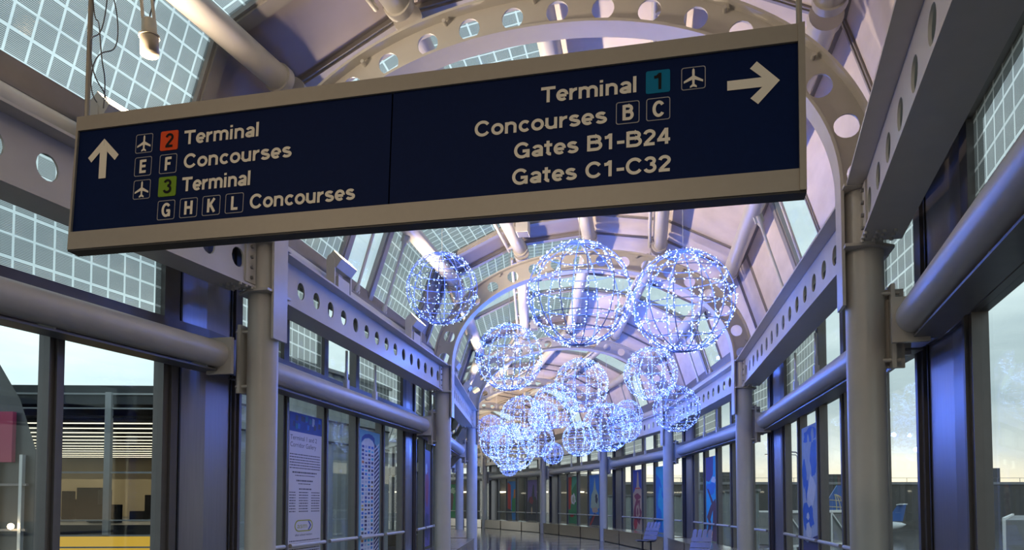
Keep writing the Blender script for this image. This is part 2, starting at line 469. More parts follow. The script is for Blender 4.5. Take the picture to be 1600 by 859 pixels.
# ------------------------------------------------------------------ window walls
wn = 0; tn = 0
def pane(s0, s1, u, z0, z1, m, n=1):
    """one glass pane of real thickness"""
    b = MB(); th = .008
    p = []
    for uu in (u-th, u+th):
        p += [at(s0, uu, z0), at(s1, uu, z0), at(s1, uu, z1), at(s0, uu, z1)]
    w = (s1-s0)*BAY
    uvs = [(0, z0-3.7), (w, z0-3.7), (w, z1-3.7), (0, z1-3.7)]*2
    b.hexa(p, m, uvs)
    if m == 'frit': b.m[1 if u > 0 else 0] = b._mi('outer_glass')
    return b
LOWZ, HEADZ, SILLZ, TOPZ = .08, 3.34, 3.80, 5.02
for sg in (-1, 1):
    u = sg*WU
    for k in range(0, NB):
        mm = mull(k); nxt = mull(k+1)[0]
        # mullions
        for i, s_ in enumerate(mm):
            hw = .002 if i != 4 else .006
            b = MB()
            lo, hi = (u-.065, u+.065)
            if i != 3: b.lbox(s_-hw-.008, s_+hw+.008, lo, hi, 0, 5.0, 'bronze')
            else: b.lbox(s_-hw-.008, s_+hw+.008, lo, hi, 0, HEADZ+.05, 'bronze')
            b.lbox(s_-.0035, s_+.0035, u-sg*.10, u-sg*.06, 0, HEADZ, 'bronze')
            tn += 1; struct(b, f'trim_{tn}')
        # metal panel between the last two mullions
        b = MB()
        p0, p1 = mm[4]+.016, mm[5]-.011
        b.lbox(p0, k+1, u-.03, u+.03, 0, HEADZ+.04, 'panel'); b.lbox(p0, k+1, u-.03, u+.03, SILLZ-.05, 5.02, 'panel')
        b.lbox(k+1, p1, u-.03, u+.03, 0, HEADZ+.04, 'panel'); b.lbox(k+1, p1, u-.03, u+.03, SILLZ-.05, 5.02, 'panel')
        for ss in (p0+.004, p1-.008): b.lbox(ss, ss+.003, u-sg*.032, u-sg*.045, 0, 5.0, 'black')
        struct(b, f'wall_{SIDE[sg]}' )
        # header and spandrel, sill kerb
        b = MB(); 
        for a0, a1 in ((mm[0], k+1), (k+1, nxt)):
            b.lbox(a0, a1, u-.07, u+.07, HEADZ, SILLZ, 'bronze', 2); b.lbox(a0, a1, u-.07, u+.07, 0, LOWZ, 'bronze', 2)
        
        for a0, a1 in ((mm[0], k+1), (k+1, nxt)):
            b.lbox(a0, a1, u-.08, u+.08, TOPZ, 5.16, 'rib', 2); b.lbox(a0, a1, sg*3.70, sg*3.86, 5.12, 5.50, 'steel_dark', 2)
        b.lbox(mm[0], k+1, sg*(HALF+.18), sg*WU, 5.10, 5.14, 'steel_dark', 3); b.lbox(k+1, nxt, sg*(HALF+.18), sg*WU, 5.10, 5.14, 'steel_dark')
        tn += 1; struct(b, f'trim_{tn}')
        # rail bars in front of the glass
        for a0, a1 in ((mm[0]+.012, mm[1]-.012), (mm[1]+.012, mm[2]-.012), (mm[2]+.012, mm[3]-.012), (mm[3]+.012, mm[4]-.02), (mm[5]+.012, nxt-.012)):
            b = MB(); b.tube([at(a0, u-sg*.11, 1.10), at(a1, u-sg*.11, 1.10)], .03, 'steel', 10)
            tn += 1; struct(b, f'trim_{tn}')
        # panes
        segs = [(mm[0], mm[1]), (mm[1], mm[2]), (mm[2], mm[3]), (mm[3], mm[4]), (mm[5], nxt)]
        for a0, a1 in segs:
            wn += 1; struct(pane(a0+.008, a1-.008, u, LOWZ, HEADZ, 'glass'), f'window_{wn}')
        for a0, a1, mt in ((mm[0], mm[1], 'frit'), (mm[1], mm[2], 'glass'), (mm[2], mm[4], 'frit'), (mm[5], nxt, 'frit')):
            wn += 1; struct(pane(a0+.008, a1-.008, u, SILLZ, TOPZ, mt), f'window_{wn}')

# ------------------------------------------------------------------ vault: skylights, opaque lining, ribs
def rpanel(s0, s1, i, m, th=.02):
    (ua, za), (ub, zb) = ROOF[i], ROOF[i+1]
    b = MB(); p = []
    nx, nz = -(zb-za), (ub-ua); l = math.hypot(nx, nz); nx, nz = nx/l*th, nz/l*th
    for d in (0, 1):
        p += [at(s0, ua+nx*d, za+nz*d), at(s1, ua+nx*d, za+nz*d), at(s1, ub+nx*d, zb+nz*d), at(s0, ub+nx*d, zb+nz*d)]
    w = (s1-s0)*BAY
    uvs = [(0, 0), (w, 0), (w, l), (0, l)]*2
    b.hexa(p, m, uvs)
    if m == 'frit': b.m[1] = b._mi('outer_glass')
    return b
cn = 0
for k in range(-1, NB):
    mm = [m_-.022 for m_ in mull(k)]; nxt = mull(k+1)[0]-.022; nx1 = mull(k+1)[1]-.022
    bands = [(mm[1], mm[2], 'clear'), (mm[2], mm[4], 'frit'), (mm[4], mm[5], 'panel'), (mm[5], nx1, 'frit')]
    if k == -1: bands.append((mm[0], mm[1], 'frit'))
    for a0, a1, kind in bands:
        for i in range(6):
            if kind == 'panel': m = 'roofpanel' if i < 3 else 'rooffabric'
            elif kind == 'clear': m = 'glass'
            else: m = 'frit' if i < 3 else 'rooffabric'
            if k < 0: m = 'roofpanel'
            b = rpanel(a0+.004, a1-.004, i, m)
            if m in ('glass', 'frit'):
                wn += 1; struct(b, f'window_{wn}')
            else:
                cn += 1; struct(b, f'ceiling_{cn}')
    for j, s_ in enumerate(mm):
        if j in (0, 3): continue
        b = MB()
        for i in range(6):
            (ua, za), (ub, zb) = ROOF[i], ROOF[i+1]
            nx, nz = -(zb-za), (ub-ua); l = math.hypot(nx, nz); nx, nz = nx/l, nz/l
            wide = (j == 2) or i < 3
            for hw, d0, d1 in (((.015, -.05, .03), (.010, -.075, -.05)) if wide else ((.0055, -.025, .03), (.002, -.04, -.025))):
                p = []
                for (uu, zz) in ((ua, za), (ub, zb)):
                    p += [at(s_-hw, uu+nx*d0, zz+nz*d0), at(s_+hw, uu+nx*d0, zz+nz*d0), at(s_+hw, uu+nx*d1, zz+nz*d1), at(s_-hw, uu+nx*d1, zz+nz*d1)]
                b.hexa(p, 'rib')
        tn += 1; struct(b, f'trim_{tn}')
    # joints where the facets meet
    for i in range(1, 6):
        b = MB(); b.bar(at(mm[0], ROOF[i][0], ROOF[i][1]-.005), at(min(nxt, k+1), ROOF[i][0], ROOF[i][1]-.005), .09, .05, 'rib')
        b.bar(at(min(nxt, k+1), ROOF[i][0], ROOF[i][1]-.005), at(nxt, ROOF[i][0], ROOF[i][1]-.005), .09, .05, 'rib')
        tn += 1; struct(b, f'trim_{tn}')
# the corridor behind the camera: plain walls
for sg in (-1, 1):
    b = MB(); b.lbox(-.77, .0, sg*(WU-.02), sg*(WU+.04), 0, 5.14, 'panel')
    struct(b, f'wall_{SIDE[sg]}')

b = MB(); b.lbox(-.80, -.77, -WU, WU, 0, 7.8, 'roofpanel'); struct(b, 'wall_back')  # unseen closing wall, added to keep sky light out of the open end
for s_, u, e in ((-.45, -2.2, 84), (-.45, 1.6, 98)):  # warm fill without fixtures, added behind the camera for sign and near steel
    li = bpy.data.lights.new('ceiling_lamp', 'AREA'); li.shape = 'DISK'; li.size = .5; li.energy = e; li.color = (1, .80, .58)
    lo = bpy.data.objects.new('ceiling_lamp', li); C.objects.link(lo); lo.location = at(s_, u, 6.6); lo.rotation_euler = (math.radians(35), 0, -.3)

# ------------------------------------------------------------------ stainless low boxes under the windows
for sg in (-1, 1):
    for k in range(1, NB):
        for j, (q0, q1) in enumerate(((.035, .30), (.315, .66), (.675, .965))):
            t = thing('window_ledge', at(k+(q0+q1)/2, sg*(HALF+.2), 0), f'{["near", "middle", "far"][j]} low stainless box under the {SIDE[sg]} windows, {BAYN(k)}', 'ledge', 'stainless boxes under the windows')
            b = MB(); b.lbox(k+q0, k+q1, sg*(HALF-.10), sg*(WU-.14), .03, .55, 'stainless'); b.build('case', t)
            b = MB(); b.lbox(k+q0-.002, k+q1+.002, sg*(HALF-.115), sg*(WU-.13), .55, .565, 'stainless'); b.build('top_plate', t)
            b = MB(); b.lbox(k+q0+.01, k+q1-.01, sg*(HALF-.06), sg*(WU-.16), 0, .03, 'black'); b.build('plinth', t)

# ------------------------------------------------------------------ hanging wayfinding sign
SO = Vector((-2.171, 3.697, 2.969)); SX = Vector((.97121, -.23795, -.01118)).normalized()
SY = Vector((.0219, .0425, .99885)); SY = (SY-SX*SX.dot(SY)).normalized(); SN = SX.cross(SY)   # SN points back to the viewer
def S(a, b, d=0): return SO+SX*a+SY*b+SN*d

def arc(cx, cy, rx, ry, a0, a1, n=14):
    return [(cx+rx*cos(math.radians(a0+(a1-a0)*i/n)), cy+ry*sin(math.radians(a0+(a1-a0)*i/n))) for i in range(n+1)]
GL = {
 'T': (.68, [[(0, .91), (.66, .91)], [(.33, .9), (.33, 0)]]),
 'e': (.60, [[(.12, .35), (.49, .35)], arc(.30, .37, .205, .29, 0, 312, 22)]),
 'r': (.42, [[(.09, 0), (.09, .74)], arc(.36, .38, .26, .27, 176, 88)]),
 'm': (.94, [[(.09, 0), (.09, .74)], arc(.27, .46, .18, .20, 180, 0)+[(.45, 0)], arc(.63, .46, .18, .20, 180, 0)+[(.81, 0)]]),
 'i': (.27, [[(.10, 0), (.10, .74)], [(.10, .86), (.10, 1.02)]]),
 'n': (.62, [[(.09, 0), (.09, .74)], arc(.285, .45, .195, .21, 180, 0)+[(.48, 0)]]),
 'a': (.58, [arc(.28, .50, .175, .165, 165, 0)+[(.455, 0)], arc(.26, .205, .17, .125, 80, 440, 20), [(.25, .33), (.44, .39)]]),
 'l': (.27, [[(.10, 0), (.10, 1.02)]]),
 'C': (.76, [arc(.38, .5, .30, .43, 35, 325, 24)]),
 'o': (.63, [arc(.305, .37, .215, .29, 0, 360, 26)]),
 'c': (.57, [arc(.30, .37, .205, .29, 42, 318, 20)]),
 'u': (.62, [[(.09, .74), (.09, .29)]+arc(.285, .29, .195, .21, 180, 360), [(.48, .74), (.48, 0)]]),
 's': (.55, [arc(.265, .535, .165, .125, 20, 255, 14)+arc(.275, .225, .185, .145, 80, -160, 16)]),
 'G': (.80, [arc(.38, .5, .30, .43, 38, 338, 24), [(.40, .44), (.72, .44)], [(.655, .46), (.655, .0)]]),
 't': (.40, [[(.17, .95), (.17, .2)]+arc(.30, .2, .13, .12, 180, 275, 8), [(0, .665), (.36, .665)]]),
 'B': (.72, [[(.09, 0), (.09, 1)], [(.09, .915), (.38, .915)]+arc(.38, .73, .19, .185, 90, -90)+[(.09, .545)], [(.09, .545), (.40, .545)]+arc(.40, .315, .215, .23, 90, -90)+[(.09, .085)]]),
 '1': (.56, [[(.32, 0), (.32, 1)], [(.07, .76), (.20, .78), (.30, .92)]]),
 '-': (.42, [[(.04, .38), (.36, .38)]]),
 '2': (.60, [arc(.28, .70, .19, .215, 172, -30)+[(.12, .16)], [(.04, .085), (.50, .085)]]),
 '4': (.61, [[(.40, 0), (.40, 1)], [(.39, .96), (.07, .28)], [(.01, .28), (.55, .28)]]),
 '3': (.60, [arc(.27, .725, .18, .195, 165, -85), arc(.27, .305, .205, .225, 88, -165, 18)]),
 'E': (.64, [[(.09, 0), (.09, 1)], [(.09, .915), (.58, .915)], [(.09, .51), (.54, .51)], [(.09, .085), (.59, .085)]]),
 'F': (.60, [[(.09, 0), (.09, 1)], [(.09, .915), (.56, .915)], [(.09, .5), (.50, .5)]]),
 'H': (.74, [[(.09, 0), (.09, 1)], [(.60, 0), (.60, 1)], [(.09, .51), (.60, .51)]]),
 'K': (.72, [[(.09, 0), (.09, 1)], [(.60, 1.0), (.12, .40)], [(.27, .56), (.62, 0)]]),
 'L': (.58, [[(.09, 0), (.09, 1)], [(.09, .085), (.56, .085)]]),
 ' ': (.34, []),
}
def glyphs(b, txt, x0, x1, y, cap, m, put, w=.198, d=.006):
    """bold sans letters as thin raised strokes between x0 and x1"""
    adv = sum(GL[c][0] for c in txt)-.06
    sx = (x1-x0)/adv; x = x0
    for c in txt:
        for iq, pl in enumerate(GL[c][1]):
            P = [Vector((x+p[0]*sx, y+p[1]*cap)) for p in pl]; n = len(P); closed = (P[0]-P[-1]).length < 1e-5
            hw = w*cap/2; rows = []
            for i in range(n):
                if closed: dv = P[(i+1) % (n-1)]-P[(i-1) % (n-1)]
                else: dv = P[min(i+1, n-1)]-P[max(i-1, 0)]
                dv.normalize(); nn = Vector((-dv.y, dv.x)); k_ = 1
                if 0 < i < n-1:
                    d1 = (P[i]-P[i-1]).normalized(); k_ = 1/max(.6, abs(dv.dot(d1)))
                rows.append((P[i]+nn*hw*k_, P[i]-nn*hw*k_))
            b.grid([[put(a_.x, a_.y, d+iq*.0004), put(c_.x, c_.y, d+iq*.0004)] for a_, c_ in rows], m)
        x += GL[c][0]*sx
def rrect(x0, y0, w, h, r, n=4):
    P = []
    for cx, cy, a0 in ((x0+w-r, y0+r, -90), (x0+w-r, y0+h-r, 0), (x0+r, y0+h-r, 90), (x0+r, y0+r, 180)):
        P += arc(cx, cy, r, r, a0, a0+90, n)
    return P
def plaque(b, x0, y0, w, m, d0, d1, put):
    P = rrect(x0, y0, w, w, .008); b.face([put(p[0], p[1], d1) for p in P], m)
    n = len(P)
    for i in range(n): b.face([put(*P[i], d0), put(*P[(i+1) % n], d0), put(*P[(i+1) % n], d1), put(*P[i], d1)], m)
def outline(b, x0, y0, w, m, d, put, t_=.0035):
    P = rrect(x0, y0, w, w, .010); Q = rrect(x0+t_, y0+t_, w-2*t_, w-2*t_, .008)
    b.grid([[put(*p, d) for p in P], [put(*p, d) for p in Q]], m, False, True)
PLANE = [(0, .42), (.042, .37), (.05, .30), (.05, .10), (.38, -.10), (.38, -.19), (.05, -.06), (.045, -.25), (.135, -.33), (.135, -.40), (.0, -.35)]
def aeroplane(b, cx, cy, w, m, d, put):
    H_ = [(cx+p[0]*w, cy+p[1]*w) for p in PLANE]; G_ = [(cx-p[0]*w, cy+p[1]*w) for p in PLANE]
    for side in (H_, G_):
        o_ = (cx, cy)
        c0 = (cx, cy+.10*w); c1 = (cx, cy-.06*w); c2 = (cx, cy-.25*w)
        q = side
        b.face([put(*p, d) for p in (q[0], q[1], q[2], q[3], c0)], m)
        b.face([put(*p, d) for p in (c0, q[3], q[4], q[5], q[6], c1)], m)
        b.face([put(*p, d) for p in (c1, q[6], q[7], c2)], m)
        b.face([put(*p, d) for p in (c2, q[7], q[8], q[9], q[10])], m)

sign = thing('overhead_sign', S(1.7, 0), 'long dark blue overhead direction sign to terminals, grey framed, hung on two rods', 'sign')
b = MB()
for y0, y1 in ((0, .088), (.605, .678)):
    b.box(0, 3.4, y0, y1, -.065, .012, 'signframe', S)
b.box(0, .012, .088, .605, -.065, .012, 'signframe', S)
b.box(3.375, 3.4, 0, .678, -.07, .018, 'signframe', S)
b.box(.3, 3.1, .08, .61, -.06, -.045, 'black', S)
b.build('frame', sign)
b = MB(); b.box(.012, 1.672, .088, .605, -.055, 0, 'navy', S); pl_left = b.build('panel', sign)
b = MB(); b.box(1.679, 3.375, .088, .605, -.055, 0, 'navy', S); pl_right = b.build('panel', sign)
b = MB(); b.box(.0, 3.4, -.008, 0, -.062, .008, 'black', S); b.build('underside_gasket', sign)
for txt, x0, x1, y, cap in (('Terminal', .617, 1.018, .4745, .0685), ('Concourses', .622, 1.187, .3575, .0685), ('Terminal', .621, .987, .2425, .069), ('Concourses', .988, 1.511, .1285, .0675),
                            ('Terminal', 2.351, 2.753, .4765, .0685), ('Concourses', 2.061, 2.627, .3585, .0675), ('Gates B1-B24', 2.238, 2.886, .2435, .0675), ('Gates C1-C32', 2.232, 2.889, .1285, .0675)):
    b = MB(); glyphs(b, txt, x0, x1, y, cap, 'cream', S, d=.003); b.build('lettering', pl_left if x0 < 1.67 else pl_right)
for ltr, x0, y0 in (('E', .348, .341), ('F', .488, .341), ('G', .493, .112), ('H', .615, .113), ('K', .737, .114), ('L', .859, .115), ('B', 2.667, .346), ('C', 2.790, .347)):
    b = MB(); outline(b, x0, y0, .096, 'outline', .002, S)
    w = GL[ltr][0]*.064
    glyphs(b, ltr, x0+.048-w/2+.003, x0+.048+w/2-.002, y0+.015, .066, 'cream', S, d=.003); b.build('letter_box', pl_left if x0 < 1.67 else pl_right)
for x0, y0 in ((.346, .457), (.350, .226), (2.929, .461)):
    b = MB(); outline(b, x0, y0, .096, 'outline', .002, S); aeroplane(b, x0+.048, y0+.047, .100, 'cream', .003, S); b.build('aeroplane_symbol', pl_left if x0 < 1.67 else pl_right)
for num, x0, y0, m in (('2', .486, .456, 'orange'), ('3', .491, .227, 'green'), ('1', 2.788, .463, 'teal')):
    b = MB(); plaque(b, x0, y0, .097, m, 0, .003, S); glyphs(b, num, x0+.027, x0+.073, y0+.014, .070, 'ink', S, d=.0045, w=.17)
    tag(b.build('number_plaque', pl_left if x0 < 1.67 else pl_right), f'{m} plaque')
b = MB()
for poly in ([(.164, .553), (.253, .463), (.232, .437), (.164, .506)], [(.164, .553), (.164, .506), (.097, .437), (.076, .462)], [(.143, .516), (.185, .516), (.187, .350), (.146, .350)]):
    b.face([S(p[0], p[1], .003+.0005*len(b.f)) for p in poly], 'cream')
b.build('arrow', pl_left)
b = MB()
for poly in ([(3.307, .458), (3.221, .547), (3.195, .520), (3.262, .458)], [(3.307, .458), (3.262, .458), (3.196, .396), (3.225, .369)], [(3.108, .478), (3.272, .478), (3.272, .438), (3.108, .438)]):
    b.face([S(p[0], p[1], .003+.0005*len(b.f)) for p in poly], 'cream')
b.build('arrow', pl_right)
for a in (.012, 3.386):
    b = MB(); p = S(a, .62, -.04); top = Vector((p.x+.02, p.y+.03, 7.35)); b.tube([p, top], .0125, 'signframe', 8); b.build('suspension_rod', sign)
# loose wires curling beside the left rod
t = thing('loose_wire', S(.0, .70, -.05), 'thin loose wires curling beside the left suspension rod of the sign', 'wire')
for q in range(3):
    rnd = random.Random(20+q); pts = []
    for i in range(46):
        f = i/45; z = 3.72+1.05*f
        am = .05*(1-abs(2*f-.9))+.012
        pts.append((-2.115+.045*sin(f*9+q*2.0)*(.4+.9*sin(f*3.1))+.055+q*.010, 3.72+.05*cos(f*13+q), z+.03*sin(f*22+q*1.7)))
    pts.append((-2.12+.02*q, 3.75, 5.6)); pts.append((-2.16, 3.76, 7.2))
    b = MB(); b.tube(pts, .0032, 'steel_dark', 5); b.build('strand', t)

# ------------------------------------------------------------------ wire balls with lights
def ball_meshes(seed, nled):
    rnd = random.Random(seed)
    fr = MB()
    for i in range(12):
        a = PI*i/6+rnd.uniform(-.03, .03)
        if i < 6: fr.loop([(cos(a)*sin(q), sin(a)*sin(q), cos(q)) for q in [2*PI*j/40 for j in range(40)]], .0115, 'wire', 5)
    for i in range(1, 9):
        th = PI*i/9
        fr.loop([(sin(th)*cos(q), sin(th)*sin(q), cos(th)) for q in [2*PI*j/40 for j in range(40)]], .0090, 'wire', 5)
    fr.tube([(0, 0, 1.0), (0, 0, 1.08)], .025, 'wire', 6)
    L = MB(); pos = []
    for i in range(nled):
        r = rnd.random()
        if r < .45:
            a = PI*rnd.randrange(12)/6; th = math.acos(rnd.uniform(-1, 1))
        elif r < .85:
            th = PI*rnd.randrange(1, 9)/9; a = rnd.uniform(0, 2*PI)
        else:
            th = math.acos(rnd.uniform(-1, 1)); a = rnd.uniform(0, 2*PI)
        rr = rnd.uniform(.965, 1.035)
        th += rnd.uniform(-.03, .03); a += rnd.uniform(-.03, .03)
        pos.append(Vector((sin(th)*cos(a), sin(th)*sin(a), cos(th)))*rr)
    for p in pos:
        d = Vector((rnd.uniform(-1, 1), rnd.uniform(-1, 1), rnd.uniform(-1, 1))).normalized()
        e = d.orthogonal().normalized(); g = d.cross(e); ln = .026; w = .0118
        i = len(L.v); L.v += [tuple(p+d*ln), tuple(p-d*ln*.6)]+[tuple(p+(e*cos(q)+g*sin(q))*w) for q in (0, 2.094, 4.189)]
        mi = L._mi('led')
        for q in range(3):
            q2 = (q+1) % 3
            for f in ((i, i+2+q, i+2+q2), (i+1, i+2+q2, i+2+q)):
                L.f.append(f); L.m.append(mi); L.sm.append(False); L.uv.append(None)
    return fr, L
protos = []
def make_ball(seed, nled):
    t = thing('light_ball', (0, 0, 0), 'x', 'light ball', 'hanging wire balls of blue-white lights')
    fr, L = ball_meshes(seed, nled)
    fr.build('wire_frame', t, origin=(0, 0, 0))
    L.build('string_lights', t, origin=(0, 0, 0), kind='stuff', recalc=False)
    c = MB()
    c.tube([(0, 0, 1.06), (0, 0, 1.06+1)], .006, 'cable', 6)
    c.build('suspension_cable', t, origin=(0, 0, 1.06))
    return t
KIDS = {}
BALLS = [('A', 1.26, -1.66, 4.75, .5, 'small wire ball of blue-white lights, leftmost of the three front balls'),
 ('B', 1.34, .24, 4.76, .75, 'large wire ball of blue-white lights, middle of the three front balls'),
 ('C', 1.40, 1.74, 4.71, .75, 'large wire ball of blue-white lights, rightmost of the three front balls'),
 ('D', 2.04, -1.8, 5.01, .75, 'large light ball behind and right of the small front ball, by left arch'),
 ('E', 2.54, .10, 5.01, .75, 'light ball hanging directly below the middle front ball, farther back'),
 ('F', 2.60, 2.13, 5.42, .75, 'light ball just below the rightmost front ball, on its left side'),
 ('G', 2.20, 2.19, 3.97, .55, 'light ball lowest and farthest right, overlapping the right row of columns'),
 ('I', 3.04, -.46, 4.97, .75, 'light ball left of and lower than the one below the middle front ball'),
 ('J', 2.52, -1.54, 4.07, .62, 'light ball directly beneath the big ball near the left arch'),
 ('H', 3.06, 2.07, 4.71, .5, 'small light ball left of the lowest right ball, higher of two there'),
 ('N', 2.24, .98, 3.61, .42, 'small light ball left of the lowest right ball, lower of two there'),
 ('K', 3.40, -2.35, 4.49, .5, 'small light ball at the far left edge of the far cluster'),
 ('L', 2.80, 1.03, 4.04, .75, 'light ball hanging in front of the fourth right-hand column'),
 ('M', 3.14, .56, 3.93, .6, 'light ball low between fourth and fifth right-hand columns'),
 ('O', 2.96, -1.92, 3.50, .75, 'large light ball lowest in the far left cluster'),
 ('P', 3.32, -.13, 3.53, .4, 'tiny light ball in front of the fifth right-hand column'),
 ('Q', 3.92, -1.15, 3.26, .4, 'tiny light ball at the very bottom of the far cluster'),
 ('R', 3.84, -1.77, 4.28, .7, 'light ball in the far cluster, behind the low left one'),
 ('S', 3.80, -.05, 4.33, .7, 'light ball in the far cluster, behind the fifth column ball'),
 ('T', 4.10, .77, 5.67, .7, 'farthest and highest light ball, seen through the cluster')]
PR = {}
def roofz(u):
    for tu, tz in TUBES:
        if abs(u-tu) < .2: return tz-.13
    for (ua, za), (ub, zb) in zip(ROOF, ROOF[1:]):
        if ua <= u <= ub: return za+(zb-za)*(u-ua)/(ub-ua)
    return 6
for i, (key, s_, u, z, R, lab) in enumerate(BALLS):
    kind = 'small' if R < .6 else 'big'
    if kind not in PR:
        root = make_ball(3 if kind == 'small' else 5, 460 if kind == 'small' else 820); PR[kind] = root; t = root
        KIDS[kind] = [o for o in bpy.data.objects if o.parent == root]
    else:
        t = PR[kind].copy(); C.objects.link(t)
        for ch in KIDS[kind]:
            c_ = ch.copy(); C.objects.link(c_); c_.parent = t
    t['label'] = lab
    t.location = at(s_, u, z); t.scale = (R, R, R); t.rotation_euler = (0, 0, i*1.1)
    zc = roofz(u)-z
    for ch in [o for o in bpy.data.objects if o.parent == t and o.name.startswith('suspension_cable')]:
        ch.scale = (1, 1, zc/R-1.06)
    li = bpy.data.lights.new('ball_glow', 'POINT'); li.color = (.07, .19, 1.0); li.energy = (115 if key in 'ABC' else 195)*R*R; li.shadow_soft_size = .07
    lo = bpy.data.objects.new('ball_glow', li); C.objects.link(lo); lo.location = at(s_, u, z)

# ------------------------------------------------------------------ floodlights on the left beams, spotlight, small floods on tubes
GF = 'linear floodlights on the left beams'
for k in range(0, NB):
    for j, q in enumerate((.27, .72)):
        if k == 0 and j == 0: q = .40
        s_ = k+q+(.015 if k == 0 else 0); u = -HALF-.02; L_ = .037
        t = thing('linear_floodlight', at(s_, u, 4.77), f'{["near", "far"][j]} warm white linear floodlight on the left beam, {BAYN(k)}', 'floodlight', GF)
        b = MB(); b.lbox(s_-L_*.75, s_+L_*.75, u-.09, u+.09, 4.77, 4.81, 'steel'); b.lbox(s_-L_*.6, s_+L_*.8, u-.02, u+.10, 4.83, 5.0, 'steel'); b.build('base', t)
        for e in (-1, 1):
            b = MB(); ss = s_+e*L_
            pts = [at(ss, u-.03, 4.79), at(ss, u+.09, 4.79), at(ss, u+.09, 5.20), at(ss, u+.05, 5.27), at(ss, u-.01, 5.27), at(ss, u-.04, 5.20)]
            off = at(ss+.005, u, 0)-at(ss, u, 0)
            b.face(pts, 'steel'); b.face([p+off for p in pts][::-1], 'steel')
            for i in range(6): b.face([pts[i], pts[(i+1) % 6], pts[(i+1) % 6]+off, pts[i]+off], 'steel')
            b.build('arm', t)
        b = MB(); uc, zc = u+.05, 5.19
        sec = [(-.07, -.07), (.06, -.10), (.15, .02), (.02, .15), (-.07, .07)]
        for ring in (0,):
            A_ = [at(s_-L_*.95, uc+p[0], zc+p[1]) for p in sec]; B_ = [at(s_+L_*.95, uc+p[0], zc+p[1]) for p in sec]
            b.face(A_, 'steel'); b.face(B_[::-1], 'steel')
            for i in range(5):
                b.face([A_[i], A_[(i+1) % 5], B_[(i+1) % 5], B_[i]], 'lamp' if i == 2 else 'steel')
        b.build('lamp_head', t)
        li = bpy.data.lights.new('flood_beam', 'AREA'); li.shape = 'RECTANGLE'; li.size = .6; li.size_y = .12; li.energy = 80 if k == 0 else 190 if k == 1 else 130; li.spread = math.radians(120); li.color = (1, .78, .56)
        lo = bpy.data.objects.new('flood_beam', li); C.objects.link(lo)
        p = at(s_, uc+.14, zc+.14); tgt = at(s_, uc+.14+.80, zc+.14+.75)
        ax = (at(s_+.1, uc, zc)-at(s_-.1, uc, zc)).normalized(); zz = -(tgt-p).normalized(); yy = zz.cross(ax).normalized(); xx = yy.cross(zz)
        lo.matrix_world = Matrix(((xx.x, yy.x, zz.x, p.x), (xx.y, yy.y, zz.y, p.y), (xx.z, yy.z, zz.z, p.z), (0, 0, 0, 1)))

def spotlight(top, head, aim, lab):
    t = thing('track_spotlight', head, lab, 'spotlight')
    top, head, aim = Vector(top), Vector(head), Vector(aim).normalized()
    side = aim.cross(Vector((0, 1, 0))).normalized()
    for e in (-1, 1):
        b = MB(); b.bar(top+side*.045*e, head-aim*.12+side*.05*e, .018, .03, 'spotcream', (0, 1, 0)); b.build('bracket', t)
    b = MB(); b.tube([head-aim*.16, head-aim*.14, head-aim*.14, head+aim*.0], [.04, .06, .062, .066], 'spotcream', 20); b.build('housing', t)
    b = MB(); b.tube([head-aim*.005, head+aim*.012], .088, 'spotcream', 20); b.build('rim_ring', t)
    b = MB(); b.tube([head+aim*.01, head+aim*.17, head+aim*.17, head+aim*.06], [.078, .078, .070, .066], 'spotcream', 20, caps=False); b.build('snoot', t)
    b = MB(); b.tube([head+aim*.05, head+aim*.055], .066, 'steel_dark', 16); b.build('lens', t)
    b = MB(); b.tube([top+Vector((.06, 0, 0)), top+Vector((.10, .02, -.15)), top+Vector((.05, .02, -.34)), head-aim*.13], .006, 'black', 6); b.build('lead', t)
    return t
spotlight((-3.27, 6.6, 6.42), (-3.215, 6.6, 5.86), (.05, -.02, -1), 'cream cylindrical spotlight hanging on two arms, upper left near the sign rod')
for k in range(1, NB):
    for i, q in ((1, .80), (3, .60)):
        u, z = TUBES[i]; sd = .30 if i == 1 else -.30
        t = thing('box_floodlight', at(k+q, u+sd, z-.2), f'small square floodlight clamped to the {TN[i]} roof tube, {BAYN(k)}', 'floodlight', 'box floodlights on the roof tubes')
        b = MB(); b.lbox(k+q-.02, k+q+.02, u+sd-.12, u+sd+.12, z-.22, z+.06, 'steel'); b.build('housing', t)
        b = MB(); b.lbox(k+q-.017, k+q+.017, u+sd-.10, u+sd+.10, z-.228, z-.218, 'steel_dark'); b.build('front_glass', t)
        b = MB(); b.bar(at(k+q, u+sd*.3, z), at(k+q, u+sd, z-.06), .05, .06, 'steel'); b.build('clamp', t)

# ------------------------------------------------------------------ posters hung inside the glass
def poster(k, sg, j, lab, paint, z0=.60, z1=3.08, name='gallery_banner', cat='banner'):
    mm = mull(k); a0, a1 = (mm[0], mm[1]) if j == 1 else (mm[2], mm[3])
    a0 += .017; a1 -= .017
    if sg < 0: fx = lambda f: a0+(a1-a0)*f           # left wall: reading direction runs away from the camera
    else: fx = lambda f: a1-(a1-a0)*f                # right wall: reading direction runs towards the camera
    u = sg*(WU-.05)
    def put(f, g, d=0): return at(fx(f), u-sg*d, z0+(z1-z0)*g)
    t = thing(name, put(.5, 0), lab, cat, 'student art banners in the windows' if name == 'gallery_banner' else None)
    W_ = (a1-a0)*BAY; H_ = z1-z0
    paint(t, put, W_, H_)
    return t
def sheet(put, m, name, t, f0=0, f1=1, g0=0, g1=1, d0=-.004, d1=.004):
    b = MB(); b.box(f0, f1, g0, g1, d0, d1, m, put); return b.build(name, t)
